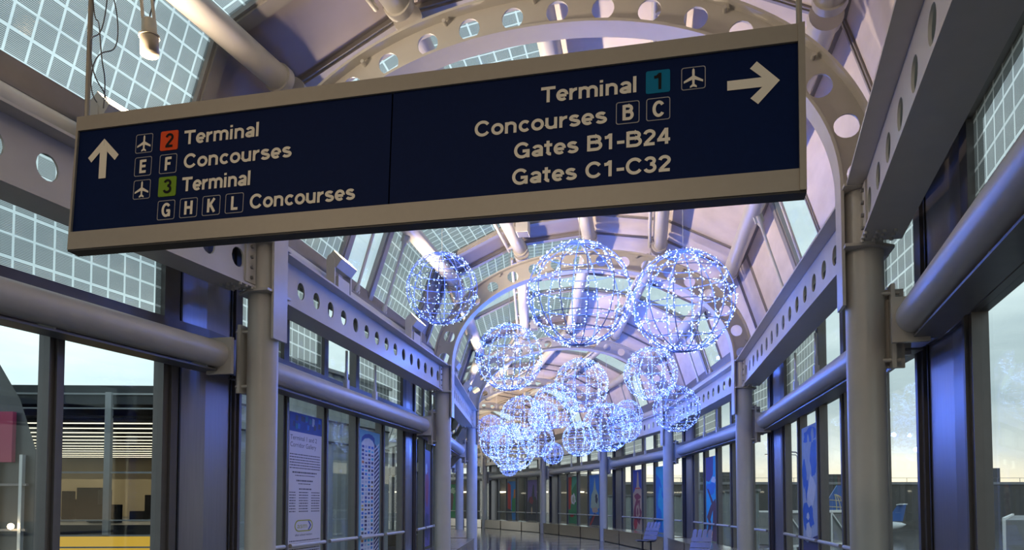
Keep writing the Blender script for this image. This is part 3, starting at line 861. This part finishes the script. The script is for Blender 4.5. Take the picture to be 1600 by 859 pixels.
def art(bg, shapes, name='canvas'):
    """shapes: (colour key, polygon in 0..1)"""
    def f(t, put, W_, H_):
        b = MB(); b.box(0, 1, 0, 1, -.004, .004, bg, put)
        for q, (m, poly) in enumerate(shapes):
            d = .0045+q*.00025
            b.face([put(p[0], p[1], d) for p in poly], m)
        b.build(name, t)
    return f
def blob(cx, cy, rx, ry, seed, n=14, jag=.3):
    r = random.Random(seed)
    return [(min(1, max(0, cx+rx*cos(2*PI*i/n)*(1+r.uniform(-jag, jag)))), min(1, max(0, cy+ry*sin(2*PI*i/n)*(1+r.uniform(-jag, jag))))) for i in range(n)]
BL = flat('blue', (.02, .13, .55)); PB = flat('pale_blue', (.38, .46, .58)); NV = flat('navy', (.03, .03, .10)); TQ = flat('turquoise', (.02, .42, .62)); BR = flat('brown', (.12, .05, .06))
RD = flat('red', (.5, .04, .04)); SD = flat('sand', (.5, .36, .22)); PU = flat('purple', (.10, .07, .22)); GN = flat('green', (.03, .22, .08)); YG = flat('pale_green', (.38, .48, .33)); SK = flat('sky', (.02, .20, .55)); YE = flat('yellow', (.55, .42, .06)); WH = flat('white', (.62, .66, .70)); DK = flat('dark', (.05, .05, .07)); OR = flat('orange', (.5, .16, .03)); MR = flat('maroon', (.22, .03, .06)); DB = flat('deep_blue', (.02, .05, .28))

poster(1, 1, 3, 'tall banner of blue and white splashes over a dark base, nearest right banner', art(PB, [(NV, [(0, 0), (1, 0), (1, .24), (.7, .22), (.3, .17), (0, .19)]), (OR, [(.1, 0), (.75, 0), (.75, .06), (.1, .07)]),
    (BL, blob(.38, .36, .34, .12, 3)), (WH, blob(.35, .36, .10, .025, 4)), (BL, blob(.75, .75, .22, .14, 5)), (BL, blob(.15, .66, .14, .10, 6)), (BL, blob(.55, .93, .45, .06, 7)), (PB, blob(.45, .86, .09, .09, 8)), (PB, blob(.72, .93, .08, .05, 9)), (BL, blob(.32, .55, .10, .08, 10)), (WH, blob(.6, .52, .25, .12, 11)), (WH, blob(.38, .25, .2, .06, 12))]))
poster(2, 1, 3, 'tall banner of turquoise sky with brown tree limbs and a dark balloon', art(TQ, [(SK, blob(.5, .62, .5, .08, 1)), (PU, [(0, .72), (.3, .70), (.7, .78), (.75, 1), (0, 1)]), (WH, blob(.75, .72, .2, .04, 2)), (BR, [(.05, .28), (.45, .42), (.9, .5), (.95, .44), (.6, .34), (.3, .2)]), (BR, [(.55, 0), (1, 0), (.95, .44), (.7, .42)]), (BR, [(.1, .62), (.22, .62), (.75, .45), (.6, .42)]), (BR, [(.1, 0), (.35, 0), (.5, .22), (.35, .26), (.1, .12)])]))
poster(3, 1, 3, 'tall banner of a red and sand tower with swirls on dark blue', art(DB, [(SD, [(0, 0), (1, 0), (1, .66), (.7, .72), (.62, .96), (.5, .97), (.4, .72), (0, .6)]), (MR, blob(.5, .3, .4, .22, 2)), (SD, blob(.55, .3, .2, .13, 3)), (MR, blob(.52, .3, .1, .07, 4)), (RD, [(.2, .68), (.8, .68), (.8, .70), (.2, .70)]), (RD, blob(.25, .08, .22, .1, 5)), (MR, blob(.5, .55, .35, .05, 6))]))
poster(3, 1, 1, 'tall plain turquoise banner beside the third right column', art(TQ, [(SK, [(0, 0), (.6, 0), (.5, .3), (.7, .55), (.4, .8), (0, .9)]), (TQ, blob(.4, .5, .2, .2, 2)), (BL, [(.6, 0), (1, 0), (1, .25), (.8, .3)])]))
poster(4, 1, 3, 'tall banner with a white clock shape over green and a red strip', art(GN, [(RD, [(0, .3), (.25, .3), (.4, 1), (0, 1)]), (OR, [(.2, .42), (.35, .42), (.38, .8), (.24, .84)]), (WH, blob(.62, .52, .28, .12, 3)), (YG, blob(.62, .52, .16, .07, 4)), (flat('leaf', (.05, .35, .22)), [(.35, .7), (1, .88), (1, 1), (.5, 1)]), (RD, blob(.4, .16, .25, .03, 5))]))
poster(4, 1, 1, 'tall banner of a pale green spiky plant on deep blue', art(SK, [(YG, [(.1, .35), (.2, .6), (.4, .7), (.55, .96), (.68, .72), (.92, .6), (1, .35), (.6, .28)]), (DK, blob(.7, .52, .14, .1, 2)), (YG, blob(.45, .5, .2, .12, 4)), (SD, blob(.6, .3, .3, .06, 3)), (DK, [(0, 0), (1, 0), (1, .2), (.5, .24), (0, .12)]), (RD, [(0, .0), (.15, .0), (.6, .2), (.5, .22)])]))
poster(5, 1, 3, 'tall banner with red wall, blue sky and a green block', art(SK, [(RD, [(0, 0), (.45, 0), (.4, .9), (.1, .98), (0, .95)]), (DK, [(.0, 0), (.6, 0), (.5, .25), (0, .3)]), (GN, [(.55, .2), (1, .22), (1, .6), (.75, .62), (.55, .5)]), (OR, [(.75, .55), (1, .58), (1, .8), (.8, .78)])]))
poster(5, 1, 1, 'tall banner of dark city towers under purple sky', art(flat('violet', (.16, .11, .34)), [(DK, [(0, 0), (1, 0), (1, .5), (.85, .6), (.75, .58), (.7, .86), (.6, .9), (.5, .72), (.4, .55), (.2, .6), (0, .45)]), (MR, blob(.4, .5, .2, .1, 2)), (SD, blob(.45, .25, .08, .1, 3))]))
poster(2, -1, 1, 'dark purple banner in the left windows behind the second left column', art(PU, [(MR, blob(.5, .6, .3, .2, 1)), (NV, blob(.5, .2, .4, .15, 2)), (PB, blob(.4, .8, .15, .06, 3))]))
poster(6, 1, 3, 'farthest banner, green and brown, seen beyond the last right columns', art(GN, [(BR, blob(.4, .5, .3, .3, 1)), (YG, blob(.6, .8, .3, .1, 2))]))

def tower(t, put, W_, H_):
    r = random.Random(4)
    b = MB(); b.box(0, 1, 0, 1, -.004, .004, flat('pale_sky', (.16, .42, .55)), put)
    Fq = lambda poly, m, d: b.face([put(p[0], p[1], d) for p in poly], m)
    Fq([(.08, 0), (.72, 0), (.72, .90), (.62, .93), (.45, .945), (.25, .935), (.10, .90)], WH, .0046)
    Fq([(.08, .905), (.25, .94), (.45, .95), (.62, .935), (.74, .90), (.72, .955), (.60, .975), (.45, .98), (.25, .97), (.12, .945)], DB, .0048)
    Fq([(.72, 0), (.97, 0), (.97, .80), (.88, .88), (.72, .92)], NV, .0046)
    for i in range(26):
        y = .01+i*.034
        Fq([(.73, y), (.96, y+.05), (.96, y+.064), (.73, y+.014)], WH, .005)
    cols = [BL, TQ, NV, PB, DB, YE, OR, MR, SK, DK]
    for i in range(30):
        y = .012+i*.0295
        for j in range(4):
            x = .12+j*.15
            h = .019 if r.random() < .8 else .012
            m = r.choices(cols, (5, 3, 5, 5, 4, 2, 1, 1, 4, 3))[0]
            Fq([(x, y), (x+r.uniform(.085, .115), y), (x+.10, y+h), (x, y+h)], m, .005)
    b.build('canvas', t)
poster(1, -1, 3, 'banner painted as a white tower with coloured windows on blue, left windows', tower)

def text_mesh(body, size=1.0, offset=0.0):
    cu = bpy.data.curves.new('lettering', 'FONT'); cu.body = body; cu.size = size; cu.offset = offset; cu.resolution_u = 3
    o = bpy.data.objects.new('lettering', cu); C.objects.link(o); bpy.context.view_layer.update()
    me = bpy.data.meshes.new_from_object(o.evaluated_get(bpy.context.evaluated_depsgraph_get()))
    bpy.data.objects.remove(o); bpy.data.curves.remove(cu)
    V = [v.co.copy() for v in me.vertices]; Fs = [tuple(p.vertices) for p in me.polygons]; bpy.data.meshes.remove(me)
    x0 = min(v.x for v in V); x1 = max(v.x for v in V); y0 = min(v.y for v in V); y1 = max(v.y for v in V)
    return [((v.x-x0)/(x1-x0), v.y) for v in V], Fs
def write(b, body, f0, f1, g, h, m, put, d, offset=0.0):
    """text scaled to run from f0 to f1 with cap height h"""
    V, Fs = text_mesh(body, 1, offset)
    i = len(b.v); b.v += [tuple(put(f0+(f1-f0)*vx, g+vy*h/.73, d)) for vx, vy in V]; mi = b._mi(m)
    for f in Fs: b.f.append(tuple(i+j for j in f)); b.m.append(mi); b.sm.append(False); b.uv.append(None)
def gallery(t, put, W_, H_):
    t = sheet(put, 'paper', 'sheet', t)
    b = MB(); b.box(0, 1, .885, 1, .004, .006, DB, put)
    r = random.Random(2)
    for i in range(16):
        x = r.uniform(0, .92); y = r.uniform(.89, .96)
        b.face([put(x, y, .0065+i*1e-4), put(x+.07, y, .0065+i*1e-4), put(x+.08, y+.03, .0065+i*1e-4), put(x+.01, y+.035, .0065+i*1e-4)], r.choice([BL, NV, PB, DK, flat('teal', (.02, .16, .25))]))
    tag(b.build('photo_strip', t), 'dark blue photo strip')
    b = MB()
    write(b, 'Terminal 1 and 2', .03, .84, .835, .030, 'text', put, .0046)
    b.build('title_lettering', t); b = MB()
    write(b, 'Corridor Gallery', .03, .82, .792, .030, 'text', put, .0046)
    b.build('title_lettering', t)
    b = MB(); r = random.Random(9)
    def lines(g0, n, f0, f1, h, step):
        b = MB()
        for i in range(n):
            f = f0
            while f < f1:
                w = r.uniform(.02, .07); e = min(f+w, f1)
                b.box(f, e, g0-i*step, g0-i*step+h, .004, .0046, 'text', put); f = e+.012
        b.build('text_block', t)
    lines(.745, 6, .02, .96, .006, .0165)
    lines(.635, 1, .10, .85, .009, .02); lines(.618, 1, .18, .78, .005, .02)
    lines(.585, 1, .22, .72, .009, .02); lines(.568, 1, .28, .66, .005, .02)
    lines(.535, 1, .30, .68, .008, .02)
    for c0, c1 in ((.02, .20), (.30, .58), (.68, .95)): lines(.515, 8, c0, c1, .006, .0165)
    lines(.222, 7, .03, .96, .006, .0165)
    b = MB(); m = flat('olive', (.33, .34, .02))
    P = []
    for cx, a0 in ((.62, -90), (.30, 90)): P += [(cx+.12*cos(math.radians(a0+180*i/10)), .315+.036*sin(math.radians(a0+180*i/10))) for i in range(11)]
    Q = [(.46+(p[0]-.46)*.90, .315+(p[1]-.315)*.80) for p in P]
    b.grid([[put(*p, .0046) for p in P], [put(*p, .0046) for p in Q]], m, False, True)
    write(b, 'asm', .26, .56, .300, .034, m, put, .0047)
    b.face([put(p[0], p[1], .0047) for p in [(.58, .343), (.62, .343), (.69, .315), (.65, .315)]], DB); b.face([put(p[0], p[1], .0047) for p in [(.65, .315), (.69, .315), (.62, .287), (.58, .287)]], DB)
    b.build('round_logo', t)
    b = MB(); write(b, 'after school matters', .20, .72, .254, .013, 'text', put, .0046, .008); b.build('caption', t)
poster(1, -1, 1, 'white gallery notice with blue title and small print, left window past the column', gallery, name='gallery_notice', cat='poster')

# ------------------------------------------------------------------ two bench seats by the right windows
def bench_seat(s_, u, rz, lab):
    o = at(s_, u, 0)
    t = thing('slatted_seat', o, lab, 'seat', 'slatted seats by the right windows')
    def T(x, y, z): return o+Vector((x*cos(rz)-y*sin(rz), x*sin(rz)+y*cos(rz), z))
    # x = across, y = forward (the way the sitter looks), z = up
    W_ = .52
    b = MB()
    for i in range(3): b.box(-W_/2, W_/2, -.12+i*.17, .04+i*.17, .415+i*.012, .440+i*.012, 'seat', T)
    b.build('seat_boards', t)
    def bk(x, v, d): return T(x, -.13-.30*v+d*.95, .46+.60*v+d*.3)
    b = MB()
    for v0, v1 in ((0, .22), (.245, .46)):
        b.box(-W_/2, W_/2, 0, .028, v0, v1, 'seat', lambda x, d, v: bk(x, v, d))
    P = [(-W_/2, .485), (W_/2, .485)]
    b.box(-W_/2, W_/2, 0, .028, .485, .66, 'seat', lambda x, d, v: bk(x, v, d))
    b.build('back_boards', t)
    fw = W_/4
    for i in range(4):
        x0 = -W_/2+i*fw+.012; x1 = x0+fw-.024; b = MB()
        pr = [(x0, .655), (x1, .655), (x1, .90)]+[((x0+x1)/2+(x1-x0)/2*cos(PI*j/8), .90+.09*sin(PI*j/8)) for j in range(1, 8)]+[(x0, .90)]
        A_ = [bk(p[0], p[1], 0) for p in pr]; B_ = [bk(p[0], p[1], .028) for p in pr]
        b.face(A_, 'seat'); b.face(B_[::-1], 'seat')
        for j in range(len(pr)): b.face([A_[j], A_[(j+1) % len(pr)], B_[(j+1) % len(pr)], B_[j]], 'seatwood' if j == 1 and i == 3 or j == len(pr)-1 and i == 0 else 'black')
        b.build('back_finger', t)
    b = MB()
    for x_ in (-.18, .18):
        b.bar(T(x_, -.10, .40), T(x_, .36, .42), .035, .035, 'black'); b.bar(T(x_, -.12, .41), bk(x_, .5, -.02), .035, .03, 'black')
    b.build('frame', t)
    for x_ in (-.16, .16):
        b = MB(); b.bar(T(x_, .08, .40), T(x_, .08, .03), .05, .05, 'black'); b.bar(T(x_, -.14, .02), T(x_, .30, .02), .05, .035, 'black'); b.build('leg', t)
    return t
bench_seat(3.07, 2.75, 2.40, 'blue-grey slatted seat with four rounded back fingers, the farther one')
bench_seat(2.27, 2.78, 2.55, 'blue-grey slatted seat with four rounded back fingers, the nearer one')

# ------------------------------------------------------------------ outside: apron, aircraft, buildings
GZ = -4.5
b = MB(); b.face([(-260, -60, GZ), (260, -60, GZ), (260, 420, GZ), (-260, 420, GZ)], 'asphalt'); struct(b, 'ground')

def airliner(o, ang, L_, R_, tailmat, lab, globe=False):
    t = thing('airliner', o, lab, 'aeroplane')
    o = Vector(o)
    def T(x, y, z): return o+Vector((x*cos(ang)-y*sin(ang), x*sin(ang)+y*cos(ang), z))
    zc = R_*1.55
    b = MB(); n = 20; st = [(-.5, .05, .35), (-.47, .35, .28), (-.40, .62, .16), (-.28, .95, .04), (-.15, 1, 0), (.36, 1, 0), (.43, .85, -.04), (.475, .55, -.14), (.495, .25, -.22), (.5, .03, -.25)]
    rows = [[T(f*L_, R_*r*cos(2*PI*j/n), zc+R_*dz+R_*r*sin(2*PI*j/n)) for j in range(n)] for f, r, dz in st]
    b.grid(rows, 'white', True, True); b.build('fuselage', t)
    b = MB()
    for i in range(22):
        for e in (-1, 1):
            x0 = -.2*L_+i*L_*.026; y0 = e*R_*1.005
            b.box(x0, x0+.28, y0-.02, y0+.02, zc+R_*.12, zc+R_*.12+.40, 'darkwall', T)
    b.build('cabin_windows', t)
    for e in (-1, 1):
        b = MB(); w = [(.08, .9, -.45), (-.06, .9, -.45), (-.20, L_*.45/R_, .25), (-.155, L_*.45/R_, .25)]
        lo = [T(f*L_, e*R_*y, zc+R_*z) for f, y, z in w]; hi = [p+Vector((0, 0, .22)) for p in lo]
        b.hexa(lo+hi, 'white'); b.build('wing', t)
        b = MB(); ez = zc+R_*(.35 if not globe else -.75); ex = -.30*L_ if not globe else .05*L_; ey = e*R_*(1.45 if not globe else 2.6)
        b.tube([T(ex-1.5, ey, ez), T(ex-1.2, ey, ez), T(ex+.8, ey, ez), T(ex+1.4, ey, ez)], [R_*.22, R_*.36, R_*.42, R_*.36], 'darkwall' if not globe else 'white', 14); b.build('engine', t)
        b = MB(); tz = (3.0*R_ if not globe else .5*R_)
        w = [(-.44, .1, 0), (-.485, .1, 0), (-.50, 2.3, .1), (-.475, 2.3, .1)]
        lo = [T(f*L_, e*R_*y, zc+tz+R_*z) for f, y, z in w]; hi = [p+Vector((0, 0, .15)) for p in lo]
        b.hexa(lo+hi, 'white'); b.build('tailplane', t)
    hgt = 3.1*R_
    fin = [(-.33, .8), (-.48, .8), (-.505, hgt/R_), (-.45, hgt/R_), (-.40, 1.6)]
    b = MB(); A_ = [T(f*L_, -.14, zc+R_*z) for f, z in fin]; B_ = [T(f*L_, .14, zc+R_*z) for f, z in fin]
    b.face(A_, tailmat); b.face(B_[::-1], tailmat)
    for i in range(5): b.face([A_[i], A_[(i+1) % 5], B_[(i+1) % 5], B_[i]], tailmat)
    if globe:
        for e in (-1, 1):
            for q in range(4):
                pts = [T(-.44*L_+(-.05+.014*q)*L_*cos(w_/10*PI/2), e*.16, zc+R_*(1.0+1.5*sin(w_/10*PI/2))) for w_ in range(11)]
                b.tube(pts, .05, 'gold', 5)
            for q in range(3):
                z_ = zc+R_*(1.25+q*.42); b.tube([T((-.49+.012*q)*L_, e*.16, z_), T((-.40-.012*q)*L_, e*.16, z_+.12)], .05, 'gold', 5)
    b.build('tail_fin', t)
    for x_, y_ in ((.38, 0), (-.06, .9), (-.06, -.9)):
        b = MB(); b.tube([T(x_*L_, y_*R_, zc-R_*.5), T(x_*L_, y_*R_, .35)], .1, 'steel_dark', 8)
        b.tube([T(x_*L_, y_*R_-.2, .38), T(x_*L_, y_*R_+.2, .38)], .38, 'black', 14); b.build('landing_gear', t)
    return t
airliner((58, 139, GZ), 2.55, 24, 1.25, 'tailblue', 'small white jet with blue tail on the apron, right windows')
airliner((22.3, 88, GZ), 3.02, 32, 1.75, 'tailblue', 'larger white airliner with globe lines on dark tail, behind right posters', True)

def jetbridge(p, q, z, lab):
    t = thing('jet_bridge', p, lab, 'jet bridge'); p, q = Vector(p), Vector(q); d = (q-p).normalized(); sd = Vector((-d.y, d.x, 0))
    b = MB(); b.bar(p+Vector((0, 0, z-GZ)), q+Vector((0, 0, z-GZ)), 2.8, 2.6, 'concrete'); b.build('tunnel', t)
    for e in (-1.5, 1.5):
        b = MB()
        for zz in (z+1.35, z-1.35): b.bar(p+sd*e+Vector((0, 0, zz-GZ)), q+sd*e+Vector((0, 0, zz-GZ)), .16, .16, 'whitesteel')
        n = 5
        for i in range(n+1):
            a_ = p.lerp(q, i/n)+sd*e; b.bar(a_+Vector((0, 0, z-1.3-GZ)), a_+Vector((0, 0, z+1.3-GZ)), .12, .12, 'whitesteel')
            if i < n and i % 2 == 0:
                c_ = p.lerp(q, (i+1)/n)+sd*e; b.bar(a_+Vector((0, 0, z+1.3-GZ)), c_+Vector((0, 0, z-1.3-GZ)), .1, .1, 'whitesteel')
        b.build('white_truss', t)
    for f in (.25, .8):
        b = MB(); a_ = p.lerp(q, f); b.tube([a_+Vector((0, 0, .4)), a_+Vector((0, 0, z-1.3-GZ))], .25, 'concrete', 10); b.box(a_.x-.9, a_.x+.9, a_.y-.4, a_.y+.4, GZ, GZ+.5, 'darkwall'); b.build('support_leg', t)
    return t
jetbridge((30, 44, GZ), (41, 60, GZ), -.6, 'grey jet bridge with white steel truss, outside the right-hand windows')
jetbridge((21, 62, GZ), (33, 70, GZ), -.4, 'farther jet bridge with white truss, seen past the second right column')

t = thing('terminal_building', (90, 190, GZ), 'long low dark terminal building along the horizon, right windows', 'building')
b = MB(); b.box(25, 190, 185, 205, GZ, 6.0, 'darkwall'); b.build('main_block', t)
b = MB(); b.box(24, 192, 184.5, 205, 6.0, 6.6, 'concrete'); b.build('roof_edge', t)
for i, (xx, w, h) in enumerate(((45, 10, 2.5), (75, 16, 2), (112, 8, 3.5), (135, 14, 2.2))):
    b = MB(); b.box(xx, xx+w, 188, 200, 6.6, 6.6+h, 'darkwall'); b.build('plant_room', t)
b = MB()
r = random.Random(31)
for i in range(9):
    xx = r.uniform(40, 180); zz = r.uniform(-1.5, 3.5)
    b.box(xx, xx+r.uniform(.5, 1.6), 184.8, 184.95, zz, zz+.4, 'lampwhite')
b.build('lit_windows', t)
b = MB()
for i in range(24):
    b.bar((30+i*5.5, 186, 6.6), (30+i*5.5, 186, 7.6), .08, .08, 'steel_dark')
b.bar((30, 186, 7.6), (158, 186, 7.6), .08, .08, 'steel_dark'); b.build('roof_railing', t)

t = thing('corrugated_fence', (15, 46, GZ), 'grey corrugated metal wall outside the third right bay', 'wall')
for i, (p, q, top) in enumerate((((10.2, 46), (12.6, 39), 2.35), ((6.5, 57), (10.2, 46), 2.2))):
    b = MB(); p, q = Vector((*p, 0)), Vector((*q, 0)); n = 60; d = (q-p)/n; sd = Vector((-d.y, d.x, 0)).normalized()
    rows = [[p+d*j+sd*(.05 if (j//2) % 2 else -.05)+Vector((0, 0, zz)) for j in range(n+1)] for zz in (GZ, top)]
    b.grid(rows, 'corrug'); b.bar(p+Vector((0, 0, top)), q+Vector((0, 0, top)), .2, .12, 'concrete'); b.build('wall_sheet', t)
for i, (px, py, h) in enumerate(((14.6, 60, 8.4), (52, 150, 11), (56, 150, 11), (61, 152, 11), (75, 158, 12), (36, 96, 8), (112, 150, 12))):
    t = thing('light_pole', (px, py, GZ), f'{["tall light pole right of the third column", "leftmost of three thin apron poles", "middle of three thin apron poles", "rightmost of three thin apron poles", "light pole above the small jet", "light pole with bright lamp behind the nearest right banner", "light pole outside the last right window"][i]}', 'light pole', 'apron light poles')
    b = MB(); b.tube([(px, py, GZ), (px, py, h-.3), (px-.3, py, h), (px-1.6, py, h+.1)], [.14, .10, .09, .07], 'steel_dark', 8); b.build('mast', t)
    b = MB(); b.box(px-2.3, px-1.4, py-.2, py+.2, h, h+.18, 'steel_dark'); b.box(px-2.2, px-1.5, py-.15, py+.15, h-.06, h, 'lamp' if i in (5,) else 'lampwhite'); b.build('lamp_head', t)

# left: the neighbouring terminal with a glass front, its lit ceiling and yellow lower floor
t = thing('glass_terminal', (-26, 26, GZ), 'dark glass-fronted terminal with rows of lit ceiling strips, outside the left windows', 'building')
FA, FB = Vector((-46, 25, 0)), Vector((-11.4, 26.6, 0)); fd = (FB-FA).normalized(); fn = Vector((-fd.y, fd.x, 0)); FL = (FB-FA).length
def Fp(x, y, z): return FA+fd*x+fn*y+Vector((0, 0, z))
b = MB(); b.box(0, FL, -.3, 24, 5.1, 5.75, 'darkwall', Fp); b.box(0, FL, -.3, 24, 4.62, 4.7, 'matteblack', Fp); b.build('roof', t)
b = MB(); b.box(0, FL, 0, 24, .75, .95, 'darkwall', Fp); b.box(0, FL, -.1, .2, .57, .95, 'black', Fp); b.build('upper_floor', t)
b = MB(); b.box(0, FL, 23.5, 24, GZ, 5, 'interiorwall', Fp); b.box(0, FL, 16, 16.4, .95, 3.0, 'interiorwall', Fp); b.build('rear_wall', t)
b = MB(); b.box(-.3, 0, 0, 24, GZ, 5.7, 'darkwall', Fp); b.box(FL-.3, FL, .3, 23.5, GZ, 4.7, 'darkwall', Fp); b.build('end_wall', t)
for i in range(12):
    b = MB(); y0 = .7+i*1.9; b.box(FL-19, FL-1, y0, y0+.09, 4.53, 4.56, 'lampwhite', Fp); b.build('ceiling_strip', t)
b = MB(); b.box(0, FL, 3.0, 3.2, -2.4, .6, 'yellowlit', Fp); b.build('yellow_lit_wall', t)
b = MB()
for zz, hh in ((5.45, .06), (4.95, .05), (2.75, .06), (1.12, .05), (.60, .06), (.2, .05)):
    b.box(0, FL, -.36, -.28, zz-hh/2, zz+hh/2, 'facadeframe', Fp)
b.build('rail', t)
for i in range(7):
    b = MB(); x0 = 2.2+i*5.0; b.box(x0-.10, x0+.10, -.45, -.25, .6, 5.5, 'facadeframe', Fp); b.build('mullion', t)
    for dx in (1.7, 3.3):
        b = MB(); b.box(x0+dx-.03, x0+dx+.03, -.33, -.27, .2, 2.75, 'steel_dark', Fp); b.build('mullion', t)
b = MB()
r = random.Random(12)
for i in range(26):
    x0 = r.uniform(FL-14, FL-1.6); w = r.uniform(.3, 1.1); y0 = r.uniform(3, 15); b.box(x0, x0+w, y0, y0+.5, .95, .95+r.uniform(.4, 1.5), 'matteblack' if i % 3 else 'darkwall', Fp)
b.build('counter_row', t)
b = MB(); b.box(0, FL, -.02, .0, .95, 4.62, 'glass', Fp); b.build('glass_front', t)

li = bpy.data.lights.new('hall_lighting', 'AREA'); li.shape = 'RECTANGLE'; li.size = 20; li.size_y = 16; li.energy = 700; li.color = (1, .84, .58)
lo = bpy.data.objects.new('hall_lighting', li); C.objects.link(lo); lo.location = (-24, 37, 4.45)
t = thing('curved_hall', (-34, 18, GZ), 'dark hall with a curved roof at the far left window', 'building')
b = MB(); n = 16  # added dark shape for a curved outline taken for a reflection
sec = [(-14*1.0+0, GZ)]
arc_ = [(-22.2+9.7*cos(PI*i/n), 1.2+8.6*sin(PI*i/n)) for i in range(n+1)]
A_ = [Vector((x_, 20.5+0*x_, z_)) for x_, z_ in arc_]; B_ = [Vector((x_-6, 24.2, z_)) for x_, z_ in arc_]
b.grid([A_, B_], 'darkwall', True); b.face(A_+[Vector((-31.9, 20.5, GZ)), Vector((-12.5, 20.5, GZ))][::1], 'darkwall'); b.build('barrel_roof', t)
b = MB(); b.box(-14.8, -13.3, 20.3, 20.46, 2.8, 4.15, 'crimson'); b.build('crimson_banner', t)
b = MB()
for zz in (.3, 1.0, 2.2): b.box(-30, -12.9, 20.32, 20.42, zz-.03, zz+.03, 'steel_dark')
for xx in (-14.6, -13.75, -13.05): b.box(xx-.04, xx+.04, 20.3, 20.44, GZ, 3.0, 'facadeframe')
b.build('glazing_bars', t)
b = MB()
for xx, zz in ((-13.25, .35), (-13.2, 1.1), (-13.6, -.2)): b.sphere((xx, 20.2, zz), .08, 'lamp', 6)
b.build('entrance_lamps', t)

t = thing('pale_service_wing', (-9, 33, GZ), 'grey-green corrugated service wing outside the second left bay', 'building')
b = MB(); n = 80; p, q = Vector((-10.4, 24.8, 0)), Vector((-6.2, 38, 0)); d = (q-p)/n; sd = Vector((-d.y, d.x, 0)).normalized()
b.grid([[p+d*j+sd*(.06 if (j//2) % 2 else -.06)+Vector((0, 0, zz)) for j in range(n+1)] for zz in (GZ, 7.3)], 'corrug'); b.build('wall_sheet', t)
b = MB()
for zz in (4.3, 5.2, 6.1, 6.8): b.bar(p+Vector((0, 0, zz))-sd*.1, q+Vector((0, 0, zz))-sd*.1, .05, .07, 'black')
b.build('joint_lines', t)
b = MB(); b.bar(p+Vector((0, 0, 7.35)), q+Vector((0, 0, 7.35)), .5, .15, 'concrete'); b.build('roof_edge', t)

t = thing('far_concourse', (-2, 64, GZ), 'dark brown concourse beyond the far bend, dim warm lights inside', 'building')
b = MB(); b.box(-22, 9, 66, 67, GZ, 4.2, 'farbrown'); b.build('facade', t)
b = MB()
for i in range(9):
    b.box(-20+i*3.1, -18.6+i*3.1, 65.7, 65.98, 2.55, 2.67, 'lampwhite')
b.build('light_strips', t)
b = MB()
for i in range(14): b.box(-21+i*2.2, -20.8+i*2.2, 65.8, 66, -1, 4.2, 'black')
b.build('piers', t)

# ------------------------------------------------------------------ dusk sky
w = bpy.data.worlds.new('dusk_sky'); bpy.context.scene.world = w; w.use_nodes = True
N, L = w.node_tree.nodes, w.node_tree.links; N.clear()
out = N.new('ShaderNodeOutputWorld'); bg = N.new('ShaderNodeBackground'); L.new(bg.outputs[0], out.inputs[0])
tc = N.new('ShaderNodeTexCoord'); sep = N.new('ShaderNodeSeparateXYZ'); L.new(tc.outputs['Generated'], sep.inputs[0])
def ramp(src, els):
    r = N.new('ShaderNodeValToRGB'); L.new(src, r.inputs[0])
    while len(r.color_ramp.elements) < len(els): r.color_ramp.elements.new(.5)
    for e, (p, c) in zip(r.color_ramp.elements, els): e.position = p; e.color = (*c, 1)
    return r.outputs[0]
cold = ramp(sep.outputs['Z'], [(0, (.95, .93, .84)), (.03, (.78, .84, .84)), (.12, (.58, .72, .74)), (.35, (.56, .71, .75)), (1, (.60, .72, .80))])
warm = ramp(sep.outputs['Z'], [(0, (.95, .74, .50)), (.025, (.90, .80, .60)), (.06, (.66, .70, .65)), (.12, (.48, .58, .59)), (.25, (.50, .62, .65)), (.5, (.60, .74, .80)), (1, (.60, .72, .80))])
mr = N.new('ShaderNodeMapRange'); L.new(sep.outputs['X'], mr.inputs[0]); mr.inputs[1].default_value = -.35; mr.inputs[2].default_value = .2
mx = N.new('ShaderNodeMixRGB'); L.new(mr.outputs[0], mx.inputs[0]); L.new(cold, mx.inputs[1]); L.new(warm, mx.inputs[2])
mp = N.new('ShaderNodeMapping'); mp.inputs['Scale'].default_value = (1.6, 1.6, 7); L.new(tc.outputs['Generated'], mp.inputs[0])
nz = N.new('ShaderNodeTexNoise'); nz.inputs['Scale'].default_value = 1.7; nz.inputs['Detail'].default_value = 6; L.new(mp.outputs[0], nz.inputs[0])
cl = ramp(nz.outputs['Fac'], [(.34, (.72, .76, .79)), (.64, (1.2, 1.19, 1.16))])
ml = N.new('ShaderNodeMixRGB'); ml.blend_type = 'MULTIPLY'; ml.inputs[0].default_value = 1; L.new(mx.outputs[0], ml.inputs[1]); L.new(cl, ml.inputs[2])
L.new(ml.outputs[0], bg.inputs[0]); bg.inputs[1].default_value = 1.55

# ------------------------------------------------------------------ camera and view
cam = bpy.data.cameras.new('camera'); co = bpy.data.objects.new('camera', cam); C.objects.link(co)
co.location = (0, 0, EYE); co.rotation_euler = (PI/2+PITCH, 0, 0)
cam.sensor_width = 36; cam.lens = 36*FOC/1600
cam.shift_y = ((HOR-FOC*math.tan(PITCH))-859/2)/1600
cam.clip_end = 1000
sc = bpy.context.scene; sc.camera = co
sc.view_settings.view_transform = 'Standard'; sc.view_settings.look = 'None'; sc.view_settings.gamma = 1; sc.view_settings.use_curve_mapping = False
sc.view_settings.exposure = 0
cy = sc.cycles
cy.max_bounces = 7; cy.diffuse_bounces = 4; cy.glossy_bounces = 4; cy.transmission_bounces = 6; cy.transparent_max_bounces = 24
cy.use_denoising = True; cy.sample_clamp_indirect = 4; cy.caustics_reflective = False; cy.caustics_refractive = False
for o in bpy.data.objects:
    if 'base' in o: del o['base']
